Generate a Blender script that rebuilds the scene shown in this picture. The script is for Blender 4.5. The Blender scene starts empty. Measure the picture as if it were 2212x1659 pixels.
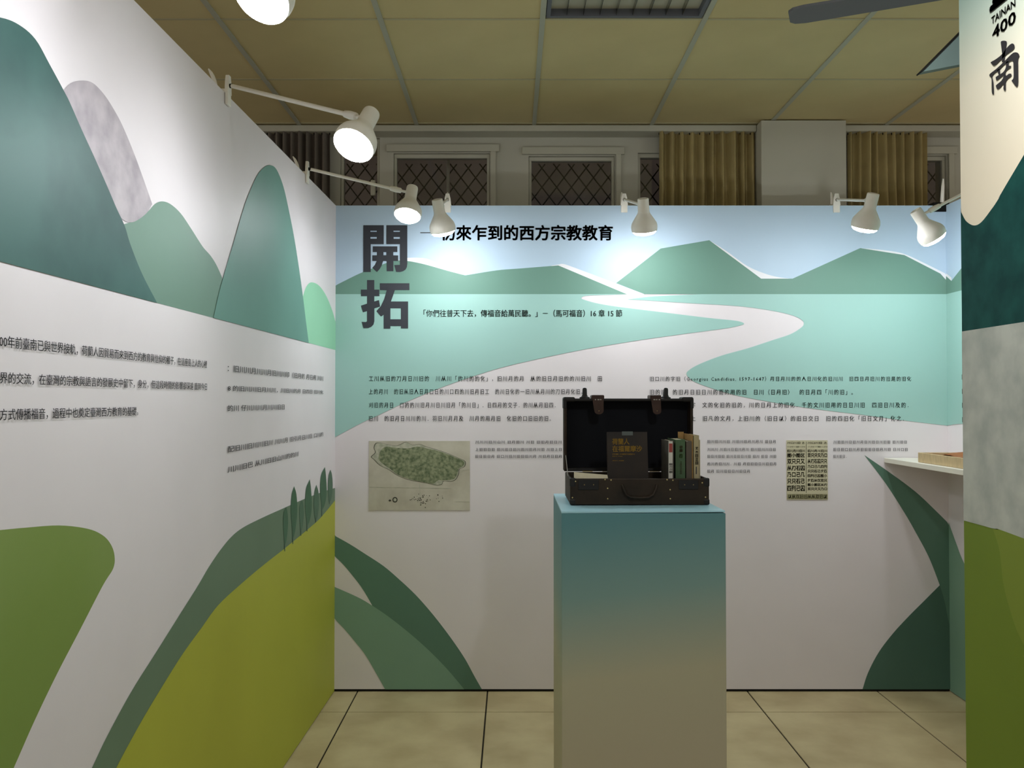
import bpy, bmesh, math, random
from mathutils import Vector, Matrix

# ------------------------------------------------------------------ camera, world, exposure
sc = bpy.context.scene
COL = sc.collection
F = 1870.0                      # focal length in pixels of a 2212 x 1659 frame
CX, CY = 1106.0, 829.5
CAM_H = 1.34
TH = math.atan(36.5 / F)        # camera pitched up a little
cam_d = bpy.data.cameras.new('camera')
cam = bpy.data.objects.new('camera', cam_d)
COL.objects.link(cam)
cam.location = (0, 0, CAM_H)
cam.rotation_euler = (math.radians(90) + TH, 0, 0)
cam_d.sensor_fit = 'HORIZONTAL'
cam_d.sensor_width = 36.0
cam_d.lens = F * 36.0 / 2212.0
cam_d.clip_start = 0.02
sc.camera = cam

sc.view_settings.view_transform = 'Standard'
sc.view_settings.look = 'None'
sc.view_settings.gamma = 1.0
sc.view_settings.use_curve_mapping = False
sc.view_settings.exposure = 0.16

world = bpy.data.worlds.new('room_ambient')
sc.world = world
world.use_nodes = True
wb = world.node_tree.nodes['Background']
wb.inputs[0].default_value = (1.0, 0.95, 0.92, 1)
wb.inputs[1].default_value = 0.50
BULB_E = 125.0

# ------------------------------------------------------------------ helpers
def lin(c):
    return c / 12.92 if c <= 0.04045 else ((c + 0.055) / 1.055) ** 2.4
def rgb(r, g, b):
    return (lin(r / 255), lin(g / 255), lin(b / 255), 1.0)

MATS = {}
def mat(name, col, rough=0.6, var=0.0, scale=8.0, col2=None, metal=0.0, bump=0.0, bscale=60.0, spec=0.22,
        stretch=None, detail=4.0):
    if name in MATS:
        return MATS[name]
    m = bpy.data.materials.new(name)
    m.use_nodes = True
    nt = m.node_tree
    p = nt.nodes['Principled BSDF']
    p.inputs['Base Color'].default_value = col
    p.inputs['Roughness'].default_value = rough
    p.inputs['Metallic'].default_value = metal
    p.inputs['Specular IOR Level'].default_value = spec
    tc = nt.nodes.new('ShaderNodeTexCoord')
    src = tc.outputs['Object']
    if stretch:
        mp = nt.nodes.new('ShaderNodeMapping')
        mp.inputs['Scale'].default_value = stretch
        nt.links.new(src, mp.inputs['Vector'])
        src = mp.outputs['Vector']
    if var > 0 or col2 is not None:
        n = nt.nodes.new('ShaderNodeTexNoise')
        n.inputs['Scale'].default_value = scale
        n.inputs['Detail'].default_value = detail
        nt.links.new(src, n.inputs['Vector'])
        r = nt.nodes.new('ShaderNodeValToRGB')
        a = col
        if col2 is None:
            a = tuple(max(0, c * (1 - var)) for c in col[:3]) + (1,)
            b = tuple(min(1, c * (1 + var)) for c in col[:3]) + (1,)
        else:
            b = col2
        r.color_ramp.elements[0].position = 0.35
        r.color_ramp.elements[0].color = a
        r.color_ramp.elements[1].position = 0.65
        r.color_ramp.elements[1].color = b
        nt.links.new(n.outputs['Fac'], r.inputs['Fac'])
        nt.links.new(r.outputs['Color'], p.inputs['Base Color'])
    if bump > 0:
        n2 = nt.nodes.new('ShaderNodeTexNoise')
        n2.inputs['Scale'].default_value = bscale
        n2.inputs['Detail'].default_value = 3
        nt.links.new(src, n2.inputs['Vector'])
        bp = nt.nodes.new('ShaderNodeBump')
        bp.inputs['Strength'].default_value = bump
        bp.inputs['Distance'].default_value = 0.004
        nt.links.new(n2.outputs['Fac'], bp.inputs['Height'])
        nt.links.new(bp.outputs['Normal'], p.inputs['Normal'])
    MATS[name] = m
    return m

def mat_grad(name, stops, z0, z1, kx=0.0, rough=0.55):
    """printed gradient along height (metres, object space), slightly slanted by kx"""
    m = bpy.data.materials.new(name)
    m.use_nodes = True
    nt = m.node_tree
    p = nt.nodes['Principled BSDF']
    p.inputs['Roughness'].default_value = rough
    p.inputs['Specular IOR Level'].default_value = 0.3
    g = nt.nodes.new('ShaderNodeTexCoord')
    s = nt.nodes.new('ShaderNodeSeparateXYZ')
    nt.links.new(g.outputs['Object'], s.inputs[0])
    ml = nt.nodes.new('ShaderNodeMath'); ml.operation = 'MULTIPLY'; ml.inputs[1].default_value = kx
    nt.links.new(s.outputs['X'], ml.inputs[0])
    ad = nt.nodes.new('ShaderNodeMath'); ad.operation = 'ADD'
    nt.links.new(s.outputs['Z'], ad.inputs[0]); nt.links.new(ml.outputs[0], ad.inputs[1])
    mr = nt.nodes.new('ShaderNodeMapRange')
    mr.inputs['From Min'].default_value = z0
    mr.inputs['From Max'].default_value = z1
    nt.links.new(ad.outputs[0], mr.inputs['Value'])
    r = nt.nodes.new('ShaderNodeValToRGB')
    els = r.color_ramp.elements
    els[0].position, els[0].color = stops[0]
    els[1].position, els[1].color = stops[-1]
    for pos, c in stops[1:-1]:
        e = els.new(pos); e.color = c
    nt.links.new(mr.outputs['Result'], r.inputs['Fac'])
    nt.links.new(r.outputs['Color'], p.inputs['Base Color'])
    return m

def mat_glass(name, tint, gloss=0.12):
    m = bpy.data.materials.new(name)
    m.use_nodes = True
    nt = m.node_tree
    out = nt.nodes['Material Output']
    nt.nodes.remove(nt.nodes['Principled BSDF'])
    t = nt.nodes.new('ShaderNodeBsdfTransparent'); t.inputs[0].default_value = tint
    g = nt.nodes.new('ShaderNodeBsdfGlossy'); g.inputs['Roughness'].default_value = 0.08
    mx = nt.nodes.new('ShaderNodeMixShader'); mx.inputs[0].default_value = gloss
    nt.links.new(t.outputs[0], mx.inputs[1]); nt.links.new(g.outputs[0], mx.inputs[2])
    nt.links.new(mx.outputs[0], out.inputs[0])
    return m

def mat_emit(name, col, e):
    m = bpy.data.materials.new(name)
    m.use_nodes = True
    p = m.node_tree.nodes['Principled BSDF']
    p.inputs['Base Color'].default_value = (1, 1, 1, 1)
    p.inputs['Emission Color'].default_value = col
    p.inputs['Emission Strength'].default_value = e
    return m

class MB:
    """collects geometry in world coordinates, then becomes one mesh object"""
    def __init__(self):
        self.v = []; self.f = []
    def add(self, vs, fs):
        o = len(self.v)
        self.v += [tuple(p) for p in vs]
        self.f += [tuple(i + o for i in f) for f in fs]
        return self
    def box(self, x0, x1, y0, y1, z0, z1, b=0.0, seg=2):
        bm = bmesh.new()
        bmesh.ops.create_cube(bm, size=1.0)
        for v in bm.verts:
            v.co = Vector((x0 + (v.co.x + .5) * (x1 - x0), y0 + (v.co.y + .5) * (y1 - y0), z0 + (v.co.z + .5) * (z1 - z0)))
        if b > 0:
            bmesh.ops.bevel(bm, geom=list(bm.edges), offset=b, segments=seg, affect='EDGES', profile=0.5)
        return self.bm(bm)
    def bm(self, bm, M=None):
        bm.verts.index_update()
        vs = [(M @ v.co if M else v.co.copy()) for v in bm.verts]
        fs = [[v.index for v in f.verts] for f in bm.faces]
        bm.free()
        return self.add(vs, fs)
    def obox(self, M, sx, sy, sz, b=0.0, seg=2):
        bm = bmesh.new()
        bmesh.ops.create_cube(bm, size=1.0)
        for v in bm.verts:
            v.co = Vector((v.co.x * sx, v.co.y * sy, v.co.z * sz))
        if b > 0:
            bmesh.ops.bevel(bm, geom=list(bm.edges), offset=b, segments=seg, affect='EDGES', profile=0.5)
        return self.bm(bm, M)
    def tube(self, pts, r, n=10, cap=True):
        pts = [Vector(p) for p in pts]
        rs = r if isinstance(r, (list, tuple)) else [r] * len(pts)
        rings = []
        d0 = (pts[1] - pts[0]).normalized()
        a = d0.orthogonal().normalized()
        for i, p in enumerate(pts):
            d = (pts[min(i + 1, len(pts) - 1)] - pts[max(i - 1, 0)]).normalized()
            a = (a - d * a.dot(d)).normalized()
            b = d.cross(a)
            rings.append([p + (a * math.cos(t) + b * math.sin(t)) * rs[i] for t in [2 * math.pi * k / n for k in range(n)]])
        vs = [q for ring in rings for q in ring]
        fs = []
        for i in range(len(pts) - 1):
            for k in range(n):
                fs.append((i * n + k, i * n + (k + 1) % n, (i + 1) * n + (k + 1) % n, (i + 1) * n + k))
        if cap:
            fs.append(tuple(range(n - 1, -1, -1)))
            fs.append(tuple((len(pts) - 1) * n + k for k in range(n)))
        return self.add(vs, fs)
    def lathe(self, prof, o, axis, n=28, cap0=False, cap1=False):
        o = Vector(o); d = Vector(axis).normalized(); a = d.orthogonal().normalized(); b = d.cross(a)
        vs = []
        for t, r in prof:
            for k in range(n):
                q = 2 * math.pi * k / n
                vs.append(o + d * t + (a * math.cos(q) + b * math.sin(q)) * r)
        fs = []
        for i in range(len(prof) - 1):
            for k in range(n):
                fs.append((i * n + k, i * n + (k + 1) % n, (i + 1) * n + (k + 1) % n, (i + 1) * n + k))
        if cap0: fs.append(tuple(range(n - 1, -1, -1)))
        if cap1: fs.append(tuple((len(prof) - 1) * n + k for k in range(n)))
        return self.add(vs, fs)
    def prism(self, poly, M, t):
        """extrude a 2D polygon (local xy) by t along local z, placed with M"""
        n = len(poly)
        vs = [M @ Vector((x, y, 0)) for x, y in poly] + [M @ Vector((x, y, t)) for x, y in poly]
        fs = [tuple(range(n - 1, -1, -1)), tuple(range(n, 2 * n))]
        fs += [(i, (i + 1) % n, n + (i + 1) % n, n + i) for i in range(n)]
        return self.add(vs, fs)
    def build(self, name, m, parent=None, smooth=False):
        off = parent_loc(parent)
        me = bpy.data.meshes.new(name)
        me.from_pydata([(v[0] - off[0], v[1] - off[1], v[2] - off[2]) for v in self.v], [], self.f)
        me.materials.append(m)
        bm = bmesh.new(); bm.from_mesh(me)
        bmesh.ops.recalc_face_normals(bm, faces=bm.faces)
        bm.to_mesh(me); bm.free()
        if smooth:
            for p in me.polygons: p.use_smooth = True
            try: me.set_sharp_from_angle(angle=math.radians(40))
            except Exception: pass
        o = bpy.data.objects.new(name, me)
        COL.objects.link(o)
        if parent is not None: o.parent = parent
        return o

def parent_loc(p):
    v = Vector((0, 0, 0))
    while p is not None:
        v += p.location
        p = p.parent
    return v

def thing(name, loc, label, cat, group=None):
    o = bpy.data.objects.new(name, None)
    COL.objects.link(o)
    o.location = loc
    o.empty_display_size = 0.05
    tag(o, label, cat, group)
    return o
def tag(o, label, cat, group=None):
    o['label'] = label; o['category'] = cat
    if group: o['group'] = group
    return o
def struct(o, label=None):
    o['kind'] = 'structure'
    if label: o['label'] = label
    return o

def ray(px, py):
    u = (px - CX) / F; v = (CY - py) / F
    return Vector((u, math.cos(TH) - v * math.sin(TH), math.sin(TH) + v * math.cos(TH)))
def at(px, py, Y):
    d = ray(px, py); s = Y / d.y
    return Vector((d.x * s, Y, CAM_H + d.z * s))

class Plane:
    def __init__(self, o, u, n, umin, umax, top):
        self.o = Vector(o); self.u = Vector(u).normalized(); self.n = Vector(n).normalized()
        self.umin, self.umax, self.top = umin, umax, top
    def uv(self, px, py):
        d = ray(px, py); c = Vector((0, 0, CAM_H))
        s = (self.o - c).dot(self.n) / d.dot(self.n)
        p = c + d * s
        return ((p - self.o).dot(self.u), p.z)
    def pt(self, u, z, off=0.0):
        q = self.o + self.u * u + self.n * off
        return Vector((q.x, q.y, z))
    def clamp(self, q):
        return (min(max(q[0], self.umin), self.umax), min(max(q[1], 0.004), self.top))

def spline(pts, closed=True, steps=5):
    """Catmull-Rom through pts; a third value 1 marks a hard corner"""
    P = [(p[0], p[1]) for p in pts]; C = [len(p) > 2 and p[2] == 1 for p in pts]
    n = len(P); out = []
    for i in range(n):
        j = (i + 1) % n
        p1, p2 = P[i], P[j]
        p0 = P[i - 1] if not C[i] else (2 * p1[0] - p2[0], 2 * p1[1] - p2[1])
        p3 = P[(j + 1) % n] if not C[j] else (2 * p2[0] - p1[0], 2 * p2[1] - p1[1])
        if C[i] and C[j]:
            out.append(p1); continue
        for k in range(steps):
            t = k / steps; a = t * t; b = a * t
            out.append(tuple(0.5 * (2 * p1[q] + (p2[q] - p0[q]) * t + (2 * p0[q] - 5 * p1[q] + 4 * p2[q] - p3[q]) * a
                                    + (3 * p1[q] - p0[q] - 3 * p2[q] + p3[q]) * b) for q in (0, 1)))
    return out
def K(*pts):            # all corners
    return [(x, y, 1) for x, y in pts]

LAYER = 0.0005
def shape(pl, parent, name, pts, m, layer, steps=5, px=True, clamp=True):
    """a flat printed shape on a wall, outline given in photo pixels on that wall's plane"""
    q = spline(pts, steps=steps)
    uv = [pl.uv(*p) if px else p for p in q]
    if clamp: uv = [pl.clamp(p) for p in uv]
    vs = [pl.pt(u, z, LAYER * layer) for u, z in uv]
    clean = [vs[0]]
    for v in vs[1:]:
        if (v - clean[-1]).length > 1e-5: clean.append(v)
    if (clean[0] - clean[-1]).length < 1e-5: clean.pop()
    from mathutils.geometry import delaunay_2d_cdt
    flat = [Vector(((v - pl.o).dot(pl.u), v.z)) for v in clean]
    n = len(flat)
    ov, oe, tris = delaunay_2d_cdt(flat, [(i, (i + 1) % n) for i in range(n)], [], 1, 1e-6)[:3]
    mb = MB(); mb.add([pl.pt(v.x, v.y, LAYER * layer) for v in ov], tris)
    return build_facing(mb, name, m, parent, pl.n)

def build_facing(mb, name, m, parent, n):
    off = parent_loc(parent)
    me = bpy.data.meshes.new(name)
    fs = []
    for f in mb.f:
        a, b, c = [Vector(mb.v[i]) for i in f[:3]]
        fs.append(f if (b - a).cross(c - a).dot(n) > 0 else tuple(reversed(f)))
    me.from_pydata([tuple(Vector(v) - off) for v in mb.v], [], fs)
    me.materials.append(m)
    o = bpy.data.objects.new(name, me); COL.objects.link(o)
    if parent is not None: o.parent = parent
    return o

_fc = bpy.data.curves.new('lettering_source', 'FONT')
_fo = bpy.data.objects.new('lettering_source', _fc)
COL.objects.link(_fo)
_dg = bpy.context.evaluated_depsgraph_get()
def glyphs(body, off=0.0, res=2, shear=0.0, space=1.0):
    _fc.body = body; _fc.offset = 0.0; _fc.space_character = space; _fc.resolution_u = res; _fc.shear = shear
    _dg.update()
    me = bpy.data.meshes.new_from_object(_fo.evaluated_get(_dg))
    vs = [(v.co.x, v.co.y) for v in me.vertices]; fs = [tuple(p.vertices) for p in me.polygons]
    bpy.data.meshes.remove(me)
    if off > 0:             # heavier weight: the same glyphs struck again, shifted a little
        n = 8 if off > .015 else 2
        v0, f0, k0 = vs, fs, len(vs)
        vs, fs = list(vs), list(fs)
        for k in range(n):
            a = 2 * math.pi * k / n
            b = len(vs)
            vs += [(x + off * math.cos(a), y + off * math.sin(a)) for x, y in v0]
            fs += [tuple(i + b for i in f) for f in f0]
    return vs, fs
def lettering(pl, parent, body, x0, x1, y0, y1, m, layer=8, off=0.0, res=2, name='lettering', corners=None, shear=0.0, space=1.0):
    """flat lettering filling the pixel box x0..x1, y0..y1 on a plane (corners: 4 px points tl,tr,bl)"""
    vs, fs = glyphs(body, off, res, shear, space)
    ax, bx = min(v[0] for v in vs), max(v[0] for v in vs)
    ay, by = min(v[1] for v in vs), max(v[1] for v in vs)
    if corners is None:
        ym = (y0 + y1) / 2
        u0, u1 = pl.uv(x0, ym)[0], pl.uv(x1, ym)[0]
        xm = (x0 + x1) / 2
        zt, zb = pl.uv(x0, y0)[1], pl.uv(x0, y1)[1]
    else:
        (u0, zt), (u1, _), (_, zb) = [pl.uv(*c) for c in corners]
    mb = MB()
    mb.add([pl.pt(u0 + (v[0] - ax) / (bx - ax) * (u1 - u0), zb + (v[1] - ay) / (by - ay) * (zt - zb), LAYER * layer) for v in vs], fs)
    return build_facing(mb, name, m, parent, pl.n)

# ------------------------------------------------------------------ materials
M_white = mat('partition_white', rgb(226, 220, 222), 0.5, 0.02, 3, bump=0.03)
M_wedge = mat('partition_edge', rgb(200, 198, 196), 0.6)
M_black = mat('black_strip', rgb(18, 17, 16), 0.6)
M_ink = mat('black_ink', rgb(20, 20, 26), 0.5)
M_ink2 = mat('charcoal_ink', rgb(58, 60, 66), 0.5)
M_tile = mat('floor_tile_beige', rgb(176, 160, 120), 0.42, col2=rgb(196, 182, 140), scale=5, bump=0.12, bscale=25, detail=8)
_nt = M_tile.node_tree
_gp = _nt.nodes.new('ShaderNodeNewGeometry')
for _n in _nt.nodes:
    if _n.type == 'TEX_NOISE': _nt.links.new(_gp.outputs['Position'], _n.inputs['Vector'])
M_joint = mat('floor_joint', rgb(40, 36, 26), 0.9)
M_ceil = mat('ceiling_cream', rgb(204, 188, 140), 0.85, 0.03, 4)
M_tbar = mat('ceiling_bar', rgb(176, 176, 158), 0.5)
M_tbar2 = mat('ceiling_cross_bar', rgb(182, 174, 140), 0.6)
M_roomwall = mat('room_wall', rgb(188, 186, 170), 0.75, 0.04, 2)
M_frame = mat('window_frame_paint', rgb(190, 188, 170), 0.6, 0.03, 3)
M_glass = mat_glass('window_glass', (0.8, 0.8, 0.8, 1), 0.06)
M_dark = mat('night_backdrop_dark', rgb(100, 90, 84), 0.9, 0.2, 2)
M_wire = mat('wire_dark', rgb(10, 10, 10), 0.8)
M_pole = mat('pole_grey', rgb(150, 145, 135), 0.5)
M_curt = mat('curtain_olive', rgb(172, 156, 108), 0.9, 0.12, 6, bump=0.2, bscale=200)
M_curt2 = mat('curtain_grey', rgb(120, 112, 102), 0.9, 0.12, 6, bump=0.2, bscale=200)
M_lamp = mat('lamp_enamel', rgb(236, 232, 222), 0.4, 0.02, 20)
def bulb_mat(p):
    n = 'lamp_bulb_face_%d' % round(p * 100)
    if n not in MATS: MATS[n] = mat_emit(n, (0.93, 0.96, 1.0, 1), BULB_E * p)
    return MATS[n]
M_chrome = mat('reflector_metal', rgb(150, 148, 140), 0.15, metal=1.0)
M_tube = mat('tube_glass', rgb(225, 225, 220), 0.3)
M_fan = mat('fan_blade_grey', rgb(104, 106, 112), 0.5)
M_leather = mat('case_leather', rgb(44, 34, 24), 0.55, 0.25, 12, bump=0.15, bscale=150)
M_leather2 = mat('strap_leather', rgb(60, 42, 34), 0.45, 0.2, 30, bump=0.1)
M_casetrim = mat('case_trim', rgb(34, 32, 31), 0.5)
M_lining = mat('case_lining', rgb(14, 15, 20), 0.85)
M_brass = mat('brass', rgb(200, 175, 120), 0.3, metal=0.9)
M_gold = mat('gold_ink', rgb(178, 140, 50), 0.45)
M_paper = mat('paper_cream', rgb(214, 204, 176), 0.7, 0.04, 30)
M_shelf = mat('shelf_white', rgb(226, 222, 208), 0.45)
M_ply = mat('tray_plywood', rgb(200, 178, 138), 0.6, 0.1, 30, stretch=(1, 6, 1))
M_brown = mat('brown_card', rgb(150, 98, 60), 0.7, 0.15, 25)

# printed colours
C_sky = mat('print_sky', rgb(186, 208, 226), 0.5, 0.03, 1.5)
C_hill = mat('print_hill', rgb(110, 148, 134), 0.5, 0.03, 1.2)
C_field = mat('print_field', rgb(158, 198, 190), 0.5, 0.03, 1.2)
C_ridge = mat('print_ridge', rgb(234, 234, 238), 0.5)
C_dk = mat('print_dark_leaf', rgb(92, 126, 108), 0.5, 0.04, 2)
C_md = mat('print_mid_leaf', rgb(124, 158, 136), 0.5, 0.04, 2)
C_vdk = mat('print_deep_leaf', rgb(76, 106, 92), 0.5, 0.05, 2)
C_tl = mat('print_teal_mountain', rgb(44, 76, 74), 0.5, col2=rgb(66, 104, 98), scale=3, detail=9)
C_rock = mat('print_grey_rock', rgb(158, 150, 156), 0.5, col2=rgb(188, 180, 184), scale=14, detail=9)
C_m3 = mat('print_sage_hill', rgb(112, 144, 128), 0.5, 0.04, 2)
C_m4 = mat('print_dome_hill', rgb(106, 150, 138), 0.5, 0.05, 2)
C_m5 = mat('print_mint_hill', rgb(148, 204, 170), 0.5, 0.04, 2)
C_g1 = mat('print_grass', rgb(124, 148, 72), 0.5, col2=rgb(134, 156, 88), scale=2)
C_g2 = mat('print_moss_band', rgb(106, 130, 106), 0.5, 0.05, 2)
C_g3 = mat('print_lime', rgb(176, 180, 64), 0.5, 0.04, 2)
C_cyp = mat('print_cypress', rgb(66, 104, 78), 0.5, 0.05, 20)
C_cyp2 = mat('print_cypress_pale', rgb(78, 110, 88), 0.5, 0.05, 20)

# ------------------------------------------------------------------ room shell
Y_BACK = 4.016
WALL_H = 2.25
X_L = -0.82
X_R = 2.02
CEIL_Z = 2.75
Y_WIN = 4.50
RX0, RX1, RY0 = -4.3, 4.3, -3.0

fl = MB().box(RX0, RX1, RY0, 6.2, -0.06, -0.004)
floor = struct(fl.build('floor', M_joint), 'beige stone tile floor with dark joints')
gx, gy, T, G = -0.113, 3.757, 0.6, 0.003
tile_me = None
ix0, ix1 = math.floor((RX0 - gx) / T), math.floor((RX1 - gx) / T)
for i in range(ix0 + 1, ix1):
    for j in range(-8, 2):
        x, y = gx + i * T, gy + j * T
        if y + T > 4.6 or y < -1.2: continue
        if tile_me is None:
            o = MB().box(G, T - G, G, T - G, -0.01, 0.0, b=0.0015, seg=1).build('floor_tile', M_tile, floor)
            tile_me = o.data
        else:
            o = bpy.data.objects.new('floor_tile', tile_me); COL.objects.link(o); o.parent = floor
        o.location = (x, y, 0)

cl = MB().box(RX0, RX1, RY0, Y_WIN + 0.1, CEIL_Z + 0.03, CEIL_Z + 0.10)
ceiling = struct(cl.build('ceiling', M_roomwall), 'suspended ceiling of cream tiles in a pale metal grid')
cx, cy = 0.113, 3.777
ceil_me = None
light_cells = {(0, -2)}
for i in range(-7, 7):
    for j in range(-8, 2):
        x, y = cx + i * T, cy + j * T
        if (i, j) in light_cells: continue
        if x < RX0 or x + T > RX1 or y < -1.3: continue
        if ceil_me is None:
            o = MB().box(0.002, T - 0.002, 0.002, T - 0.002, 0.004, 0.016).build('ceiling_tile', M_ceil, ceiling)
            ceil_me = o.data
        else:
            o = bpy.data.objects.new('ceiling_tile', ceil_me); COL.objects.link(o); o.parent = ceiling
        o.location = (x, y, CEIL_Z)
for i in range(-7, 8):
    x = cx + i * T
    if x < RX0 or x > RX1: continue
    MB().box(x - 0.010, x + 0.010, -1.3, Y_WIN, CEIL_Z - 0.001, CEIL_Z + 0.006).build('grid_bar', M_tbar, ceiling)
for j in range(-8, 2):
    y = cy + j * T
    MB().box(RX0, RX1, y - 0.006, y + 0.006, CEIL_Z + .001, CEIL_Z + 0.0055).build('grid_bar', M_tbar2, ceiling)

# window wall (pixel edges turned into metres on the wall's plane)
def wx(px): return at(px, 400, Y_WIN).x
def wz(py): return at(1106, py, Y_WIN).z
SILL = 1.0
openings = [(735, 820, 298), (850, 1058, 331), (1142, 1328, 337), (1378, 1620, 330), (1850, 2045, 336)]
ww = MB()
zt = wz(296)
ww.box(RX0, RX1, Y_WIN, Y_WIN + 0.12, zt, CEIL_Z + 0.03)
ww.box(RX0, RX1, Y_WIN, Y_WIN + 0.12, 0, SILL)
xs = RX0
for a, b, t in openings:
    ww.box(xs, wx(a), Y_WIN, Y_WIN + 0.12, SILL, zt)
    if wz(t) < zt: ww.box(wx(a), wx(b), Y_WIN, Y_WIN + 0.12, wz(t), zt)
    xs = wx(b)
ww.box(xs, RX1, Y_WIN, Y_WIN + 0.12, SILL, zt)
wall_window = struct(ww.build('wall_window', M_roomwall), 'dim cream room wall with windows behind the partition')
c0, c1 = at(1645, 400, 4.315), at(1829, 400, 4.315)
struct(MB().box(c0.x, c1.x, 4.315, Y_WIN - 0.001, 0, CEIL_Z - 0.002, b=0.004).build('column', M_roomwall), 'cream square wall column between the curtains')
bz0, bz1 = at(1106, 283, 4.39).z, at(1106, 266, 4.39).z
for k, (xa, xb) in enumerate(((RX0, c0.x - 0.002), (c1.x + 0.002, RX1))):
    t = MB().box(xa, xb, 4.39, Y_WIN - 0.001, bz0, CEIL_Z - 0.002, b=0.003)
    struct(t.build('trim_%d' % (k + 1), M_frame), 'cream cornice beam under the ceiling above the windows')
for k, (a, b, t) in enumerate(openings):
    xa, xb, z1 = wx(a), wx(b), wz(t)
    root = bpy.data.objects.new('window_%d' % (k + 1), None); COL.objects.link(root)
    root.location = ((xa + xb) / 2, Y_WIN, SILL)
    struct(root, 'dark night window in a cream painted frame')
    w = 0.03
    for nm, bx in (('frame_rail', (xa + .001, xb - .001, z1 - w * .7, z1 - .001)), ('frame_rail', (xa + .001, xb - .001, SILL + .001, SILL + w)),
                   ('frame_stile', (xa + .001, xa + w * .5, SILL + w, z1 - w * .7)), ('frame_stile', (xb - w * .5, xb - .001, SILL + w, z1 - w * .7))):
        MB().box(bx[0], bx[1], Y_WIN + 0.015, Y_WIN + 0.055, bx[2], bx[3], b=0.002).build(nm, M_frame, root)
    MB().box(xa + w * .5, xb - w * .5, Y_WIN + 0.032, Y_WIN + 0.038, SILL + w, z1 - w * .7).build('pane', M_glass, root)
    if k in (1, 2, 4):      # proud architrave around the opening
        e = 0.012
        for bx in ((xa - .035, xb + .05, z1 + .005, z1 + .042), (xb + .004, xb + .032, SILL, z1 + .005)):
            MB().box(bx[0], bx[1], Y_WIN - 0.02, Y_WIN - 0.001, bx[2], bx[3], b=0.002).build('architrave', M_frame, root)
    if k == 0:
        h = at(806, 402, Y_WIN)
        MB().box(h.x - .012, h.x + .012, Y_WIN - .012, Y_WIN + .014, h.z - .05, h.z + .03, b=.004).build('latch', M_frame, root)
struct(MB().box(-3.5, 4.5, 6.0, 6.1, -0.0, 4.0).build('night_backdrop', M_dark), 'dark building wall outside the windows at night')  # added backdrop: keeps the bright ambient world out of the window view

# chain link outside
cm = MB()
p_w = 32 * 4.80 / F
x0m, x1m, z0m, z1m = -1.6, 3.2, 0.02, 2.66
hz = p_w * 1.3
n = int((x1m - x0m + 1.0) / p_w)
for k in range(-28, n):
    for s in (1, -1):
        xa = x0m + k * p_w if s == 1 else x0m + (k + 28) * p_w
        za, zb = z0m, z1m
        dx = (zb - za) / hz * p_w * s
        xb = xa + dx
        def cut(xq): return za + (xq - xa) / dx * (zb - za)
        lo, hi = sorted((xa, xb))
        lo2, hi2 = max(lo, x0m), min(hi, x1m)
        if hi2 - lo2 < 0.02: continue
        cm.tube([(lo2, 4.80 + .004 * s, cut(lo2)), (hi2, 4.80 + .004 * s, cut(hi2))], 0.0038, 5)
tag(cm.build('chain_link_fence', M_wire), 'dark chain link wire mesh outside the night windows', 'fence')
pp = at(968, 334, 4.72)
tag(MB().tube([(pp.x, 4.72, 0), (pp.x, 4.72, 2.66)], 0.009, 12).build('fence_post', M_shelf, smooth=True), 'thin pale pole standing outside the window before the wire mesh', 'post')

# curtains and rails
def curtain(x0, x1, z0, z1, Y, folds, m, label, seed, flare=0.0):
    rnd = random.Random(seed)
    nx, nz = folds * 12, 14
    ph = [rnd.uniform(-.5, .5) for _ in range(folds + 2)]
    am = [rnd.uniform(.7, 1.25) for _ in range(folds + 2)]
    mb = MB(); vs = []
    for side in (0, 1):
        for k in range(nz + 1):
            v = k / nz
            for i in range(nx + 1):
                u = i / nx
                q = u * folds; c = int(q)
                a = 0.032 * am[c] * (1 - .35 * v) + 0.004
                y = Y - a * math.sin(2 * math.pi * (q + .25 * ph[c] * math.sin(math.pi * (q - c)))) - .008 * math.sin(9 * u + 5 * v + seed)
                x = x0 + (x1 - x0) * (u + (ph[c] * .5 / folds) * math.sin(math.pi * (q - c)) + .3 / folds * math.sin(3.0 * v + c) * v * (1 - v) * 0.9)
                x += flare * (1 - v) * (u - .5)
                vs.append((x, y + side * .004, z0 + (z1 - z0) * v))
    W = nx + 1; N = W * (nz + 1)
    fs = []
    for k in range(nz):
        for i in range(nx):
            a = k * W + i
            fs.append((a, a + 1, a + W + 1, a + W)); fs.append((N + a, N + a + W, N + a + W + 1, N + a + 1))
    for i in range(nx):
        fs.append((i, N + i, N + i + 1, i + 1)); a = nz * W + i; fs.append((a, a + 1, N + a + 1, N + a))
    for k in range(nz):
        a = k * W; fs.append((a, a + W, N + a + W, N + a)); a += nx; fs.append((a, N + a, N + a + W, a + W))
    mb.add(vs, fs)
    root = thing('curtain', ((x0 + x1) / 2, Y, z0), label, 'curtain')
    mb.build('cloth', m, root, smooth=True)
    for c in range(folds + 1):
        x = x0 + (x1 - x0) * c / folds
        MB().tube([(x, Y, z1 - .01), (x, Y, z1 + .012)], .0025, 6).build('hook', M_wire, root)
    return root
YC = 4.42
ctz = at(1106, 287, YC).z
def cxx(px): return at(px, 350, YC).x
curtain(cxx(1424), cxx(1643), 0.9, ctz, YC, 10, M_curt, 'olive beige pleated curtain on the window side of the wall column, beside the wide windows', 3, .02)
curtain(cxx(1832), cxx(2002), 0.9, ctz, YC, 9, M_curt, 'olive beige pleated curtain beyond the wall column, above the shelf corner', 7, .0)
curtain(cxx(560), cxx(712), 0.9, ctz, YC, 9, M_curt2, 'dark grey pleated curtain beside the long mountain mural wall', 11, .02)
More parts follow.
